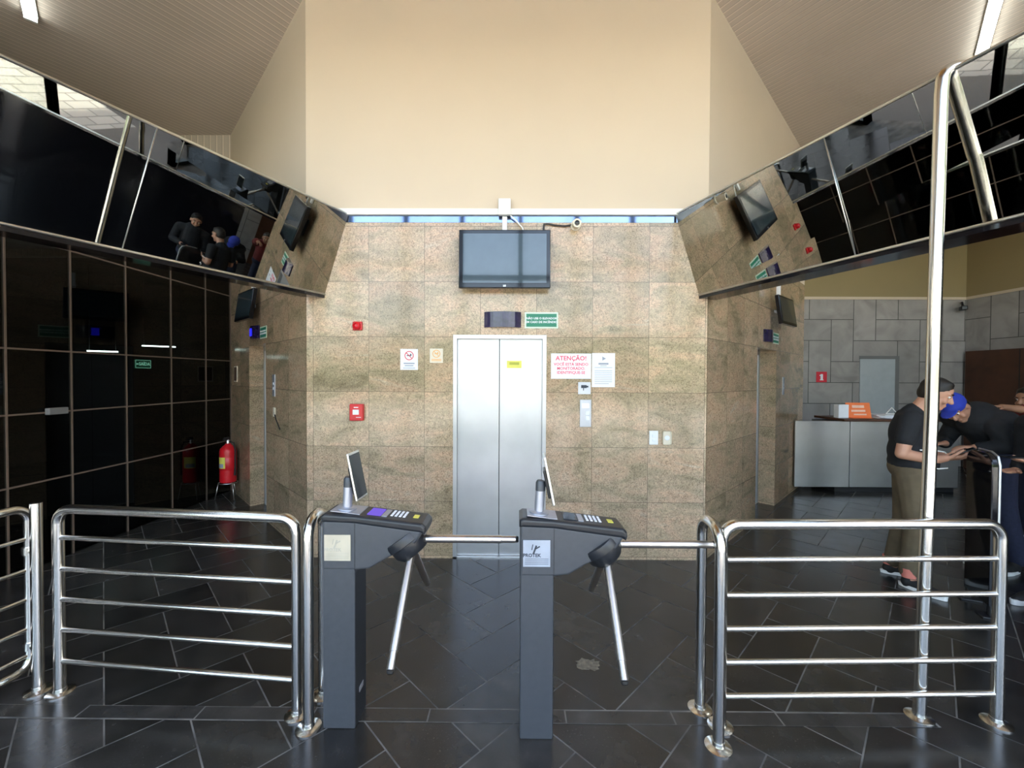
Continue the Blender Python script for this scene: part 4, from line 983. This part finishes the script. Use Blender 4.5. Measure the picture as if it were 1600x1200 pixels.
# --- a second figure bent over the barrier, blue cap
def leaning(label, base, hips, chest, headc, hR, capmat, topmat, legmat, feet, arms, skin, hairm, extra=None):
    p = thing('person', label, 'person', (base[0], base[1], 0)); o_ = Vector((base[0], base[1], 0))
    V = lambda q: Vector(q) - o_
    hips, chest, headc = V(hips), V(chest), V(headc); ax = (chest-hips).normalized(); lat = ax.cross(Vector((0, 0, 1)))
    lat = lat.normalized() if lat.length > .2 else Vector((0, 1, 0))
    neck = chest + (headc-chest)*.45
    def bodyf(mb):
        head_shape(mb, headc, hR)
        limb(mb, [chest, neck, headc - (headc-chest).normalized()*.06], [.085, .058, .055])
        limb(mb, [hips, hips.lerp(chest, .5), chest], [.13, .12, .13], 18)
        for f_ in feet:
            f_ = V(f_); k_ = hips.lerp(f_, .5) + Vector((-.03, 0, 0)); limb(mb, [hips.lerp(f_, .06), k_, f_ + Vector((0, 0, .09))], [.09, .058, .04])
        for sh_, el, wr, hd, pn, cu, th in arms:
            sh_, el, wr = V(sh_), V(el), V(wr); limb(mb, [sh_, el, wr], [.055, .042, .027]); hand(mb, wr, hd, pn, cu, 1.0, th)
    blend(bodyf, 'body', skin, p, .0075, 3)
    face_details(lambda f, l, u: headc + hR @ Vector((f, l, u)), hR, headc, p, hairm, skin, cap=capmat)
    def topf(mb):
        limb(mb, [hips, hips.lerp(chest, .5), chest], [.155, .150, .155], 20)
        for s_ in (-1, 1): limb(mb, [chest, chest + lat*.17*s_], [.12, .085])
        for sh_, el, wr, hd, pn, cu, th in arms:
            sh_, el, wr = V(sh_), V(el), V(wr); limb(mb, [sh_, el, el.lerp(wr, .8 if extra != 'short' else .1)], [.078, .062, .048], 16)
    blend(topf, 'jacket' if extra != 'short' else 'top', topmat, p, .010, 5)
    def legf(mb):
        ellips(mb, hips - Vector((0, 0, .05)), (.15, .16, .12))
        for f_ in feet:
            f_ = V(f_); k_ = hips.lerp(f_, .5) + Vector((-.03, 0, 0)); limb(mb, [hips.lerp(f_, .06), k_, f_ + Vector((0, 0, .11))], [.115, .082, .062])
    blend(legf, 'trousers', legmat, p, .011, 4)
    for f_ in feet:
        f_ = V(f_); t_ = f_ + Vector((-.25, -.06, 0))
        s0 = blend(lambda mb: shoe(mb, f_, t_), 'shoe', M['rubber'], p, .008, 3); q = MB(); sole(q, f_, t_); q.build('sole', M['whiterubber'], s0)
    return p
leaning('person in blue cap and black jacket bending over beside the man with phone', (4.22, 3.75), (4.28, 3.72, 1.12), (3.99, 3.62, 1.33), (3.80, 3.62, 1.425), basis((-.55, -.35, -.72), (-.75, 0, .55)), M['bluecloth'],
        M['blackcloth'], M['denim'], [(4.36, 3.62, 0), (4.34, 3.84, 0)],
        [((3.98, 3.47, 1.28), (4.02, 3.42, 1.12), (3.86, 3.52, 1.10), (-1, .2, 0), (0, 0, -1), .4, 1), ((3.98, 3.78, 1.28), (3.95, 3.86, 1.10), (3.82, 3.72, 1.10), (-1, -.2, 0), (0, 0, -1), .4, -1)], M['skin'], M['hair'])
leaning('person in dark red top reaching an arm out behind the bending person', (5.35, 4.35), (5.42, 4.36, .95), (5.34, 4.34, 1.28), (5.27, 4.32, 1.47), basis((-.95, -.1, -.15), (-.1, 0, 1)), None,
        M['redcloth'], M['denim'], [(5.44, 4.26, 0), (5.44, 4.47, 0)],
        [((5.32, 4.17, 1.31), (5.05, 4.15, 1.37), (4.83, 4.17, 1.40), (-1, .05, .05), (0, 0, -1), .5, 1), ((5.34, 4.51, 1.31), (5.32, 4.58, 1.05), (5.16, 4.52, .95), (-1, -.1, 0), (0, 0, -1), .4, -1)], M['skin2'], M['hair'], 'short')
leaning('person in black jacket at the right edge holding out a phone', (3.93, 3.02), (3.93, 3.02, .97), (3.93, 3.02, 1.33), (3.90, 3.02, 1.54), basis((-.95, .1, -.25), (-.2, 0, 1)), None,
        M['blackcloth'], M['denim'], [(3.86, 2.98, 0), (3.96, 3.16, 0)],
        [((3.93, 2.83, 1.33), (3.92, 2.78, 1.08), (3.64, 2.91, 1.10), (-1, .1, .02), (0, .15, 1), .25, 1), ((3.93, 3.21, 1.33), (3.97, 3.26, 1.07), (3.83, 3.2, .98), (-1, -.1, -.1), (0, -.2, 1), .3, -1)], M['skin'], M['hair'])
ph = thing('smartphone', 'smartphone on the open hand at the right edge', 'phone', (3.50, 2.93, 1.128))
MB().box(-.075, .075, -.037, .037, -.004, .004, .003).build('phone_body', M['black'], ph)
MB().box(-.07, .07, -.034, .034, .004, .0048).build('screen', M['screen'], ph)

# ------------------------------------------------------------------ repeats carry a shared group
GROUPS = {'turnstile': 'tripod turnstiles', 'television': 'wall televisions above the lifts', 'television_bracket': 'television brackets', 'floor_indicator': 'lift floor indicators',
          'safety_sign': 'green evacuation signs', 'ceiling_light': 'fluorescent battens on the ceiling', 'switch_plate': 'plates on the granite wall', 'no_smoking_notice': 'no smoking notices',
          'tubular_railing': 'five-bar railings', 'hoop_rail': 'hoop rails', 'security_camera': 'security cameras', 'hanging_lamp': 'lamps behind the black glass', 'person': 'people by the reception',
          'smartphone': 'smartphones in hands', 'call_panel': 'lift call panels'}
for o in bpy.data.objects:
    k = o.name.split('.')[0]
    if o.parent is None and k in GROUPS and o.get('category'): o['group'] = GROUPS[k]
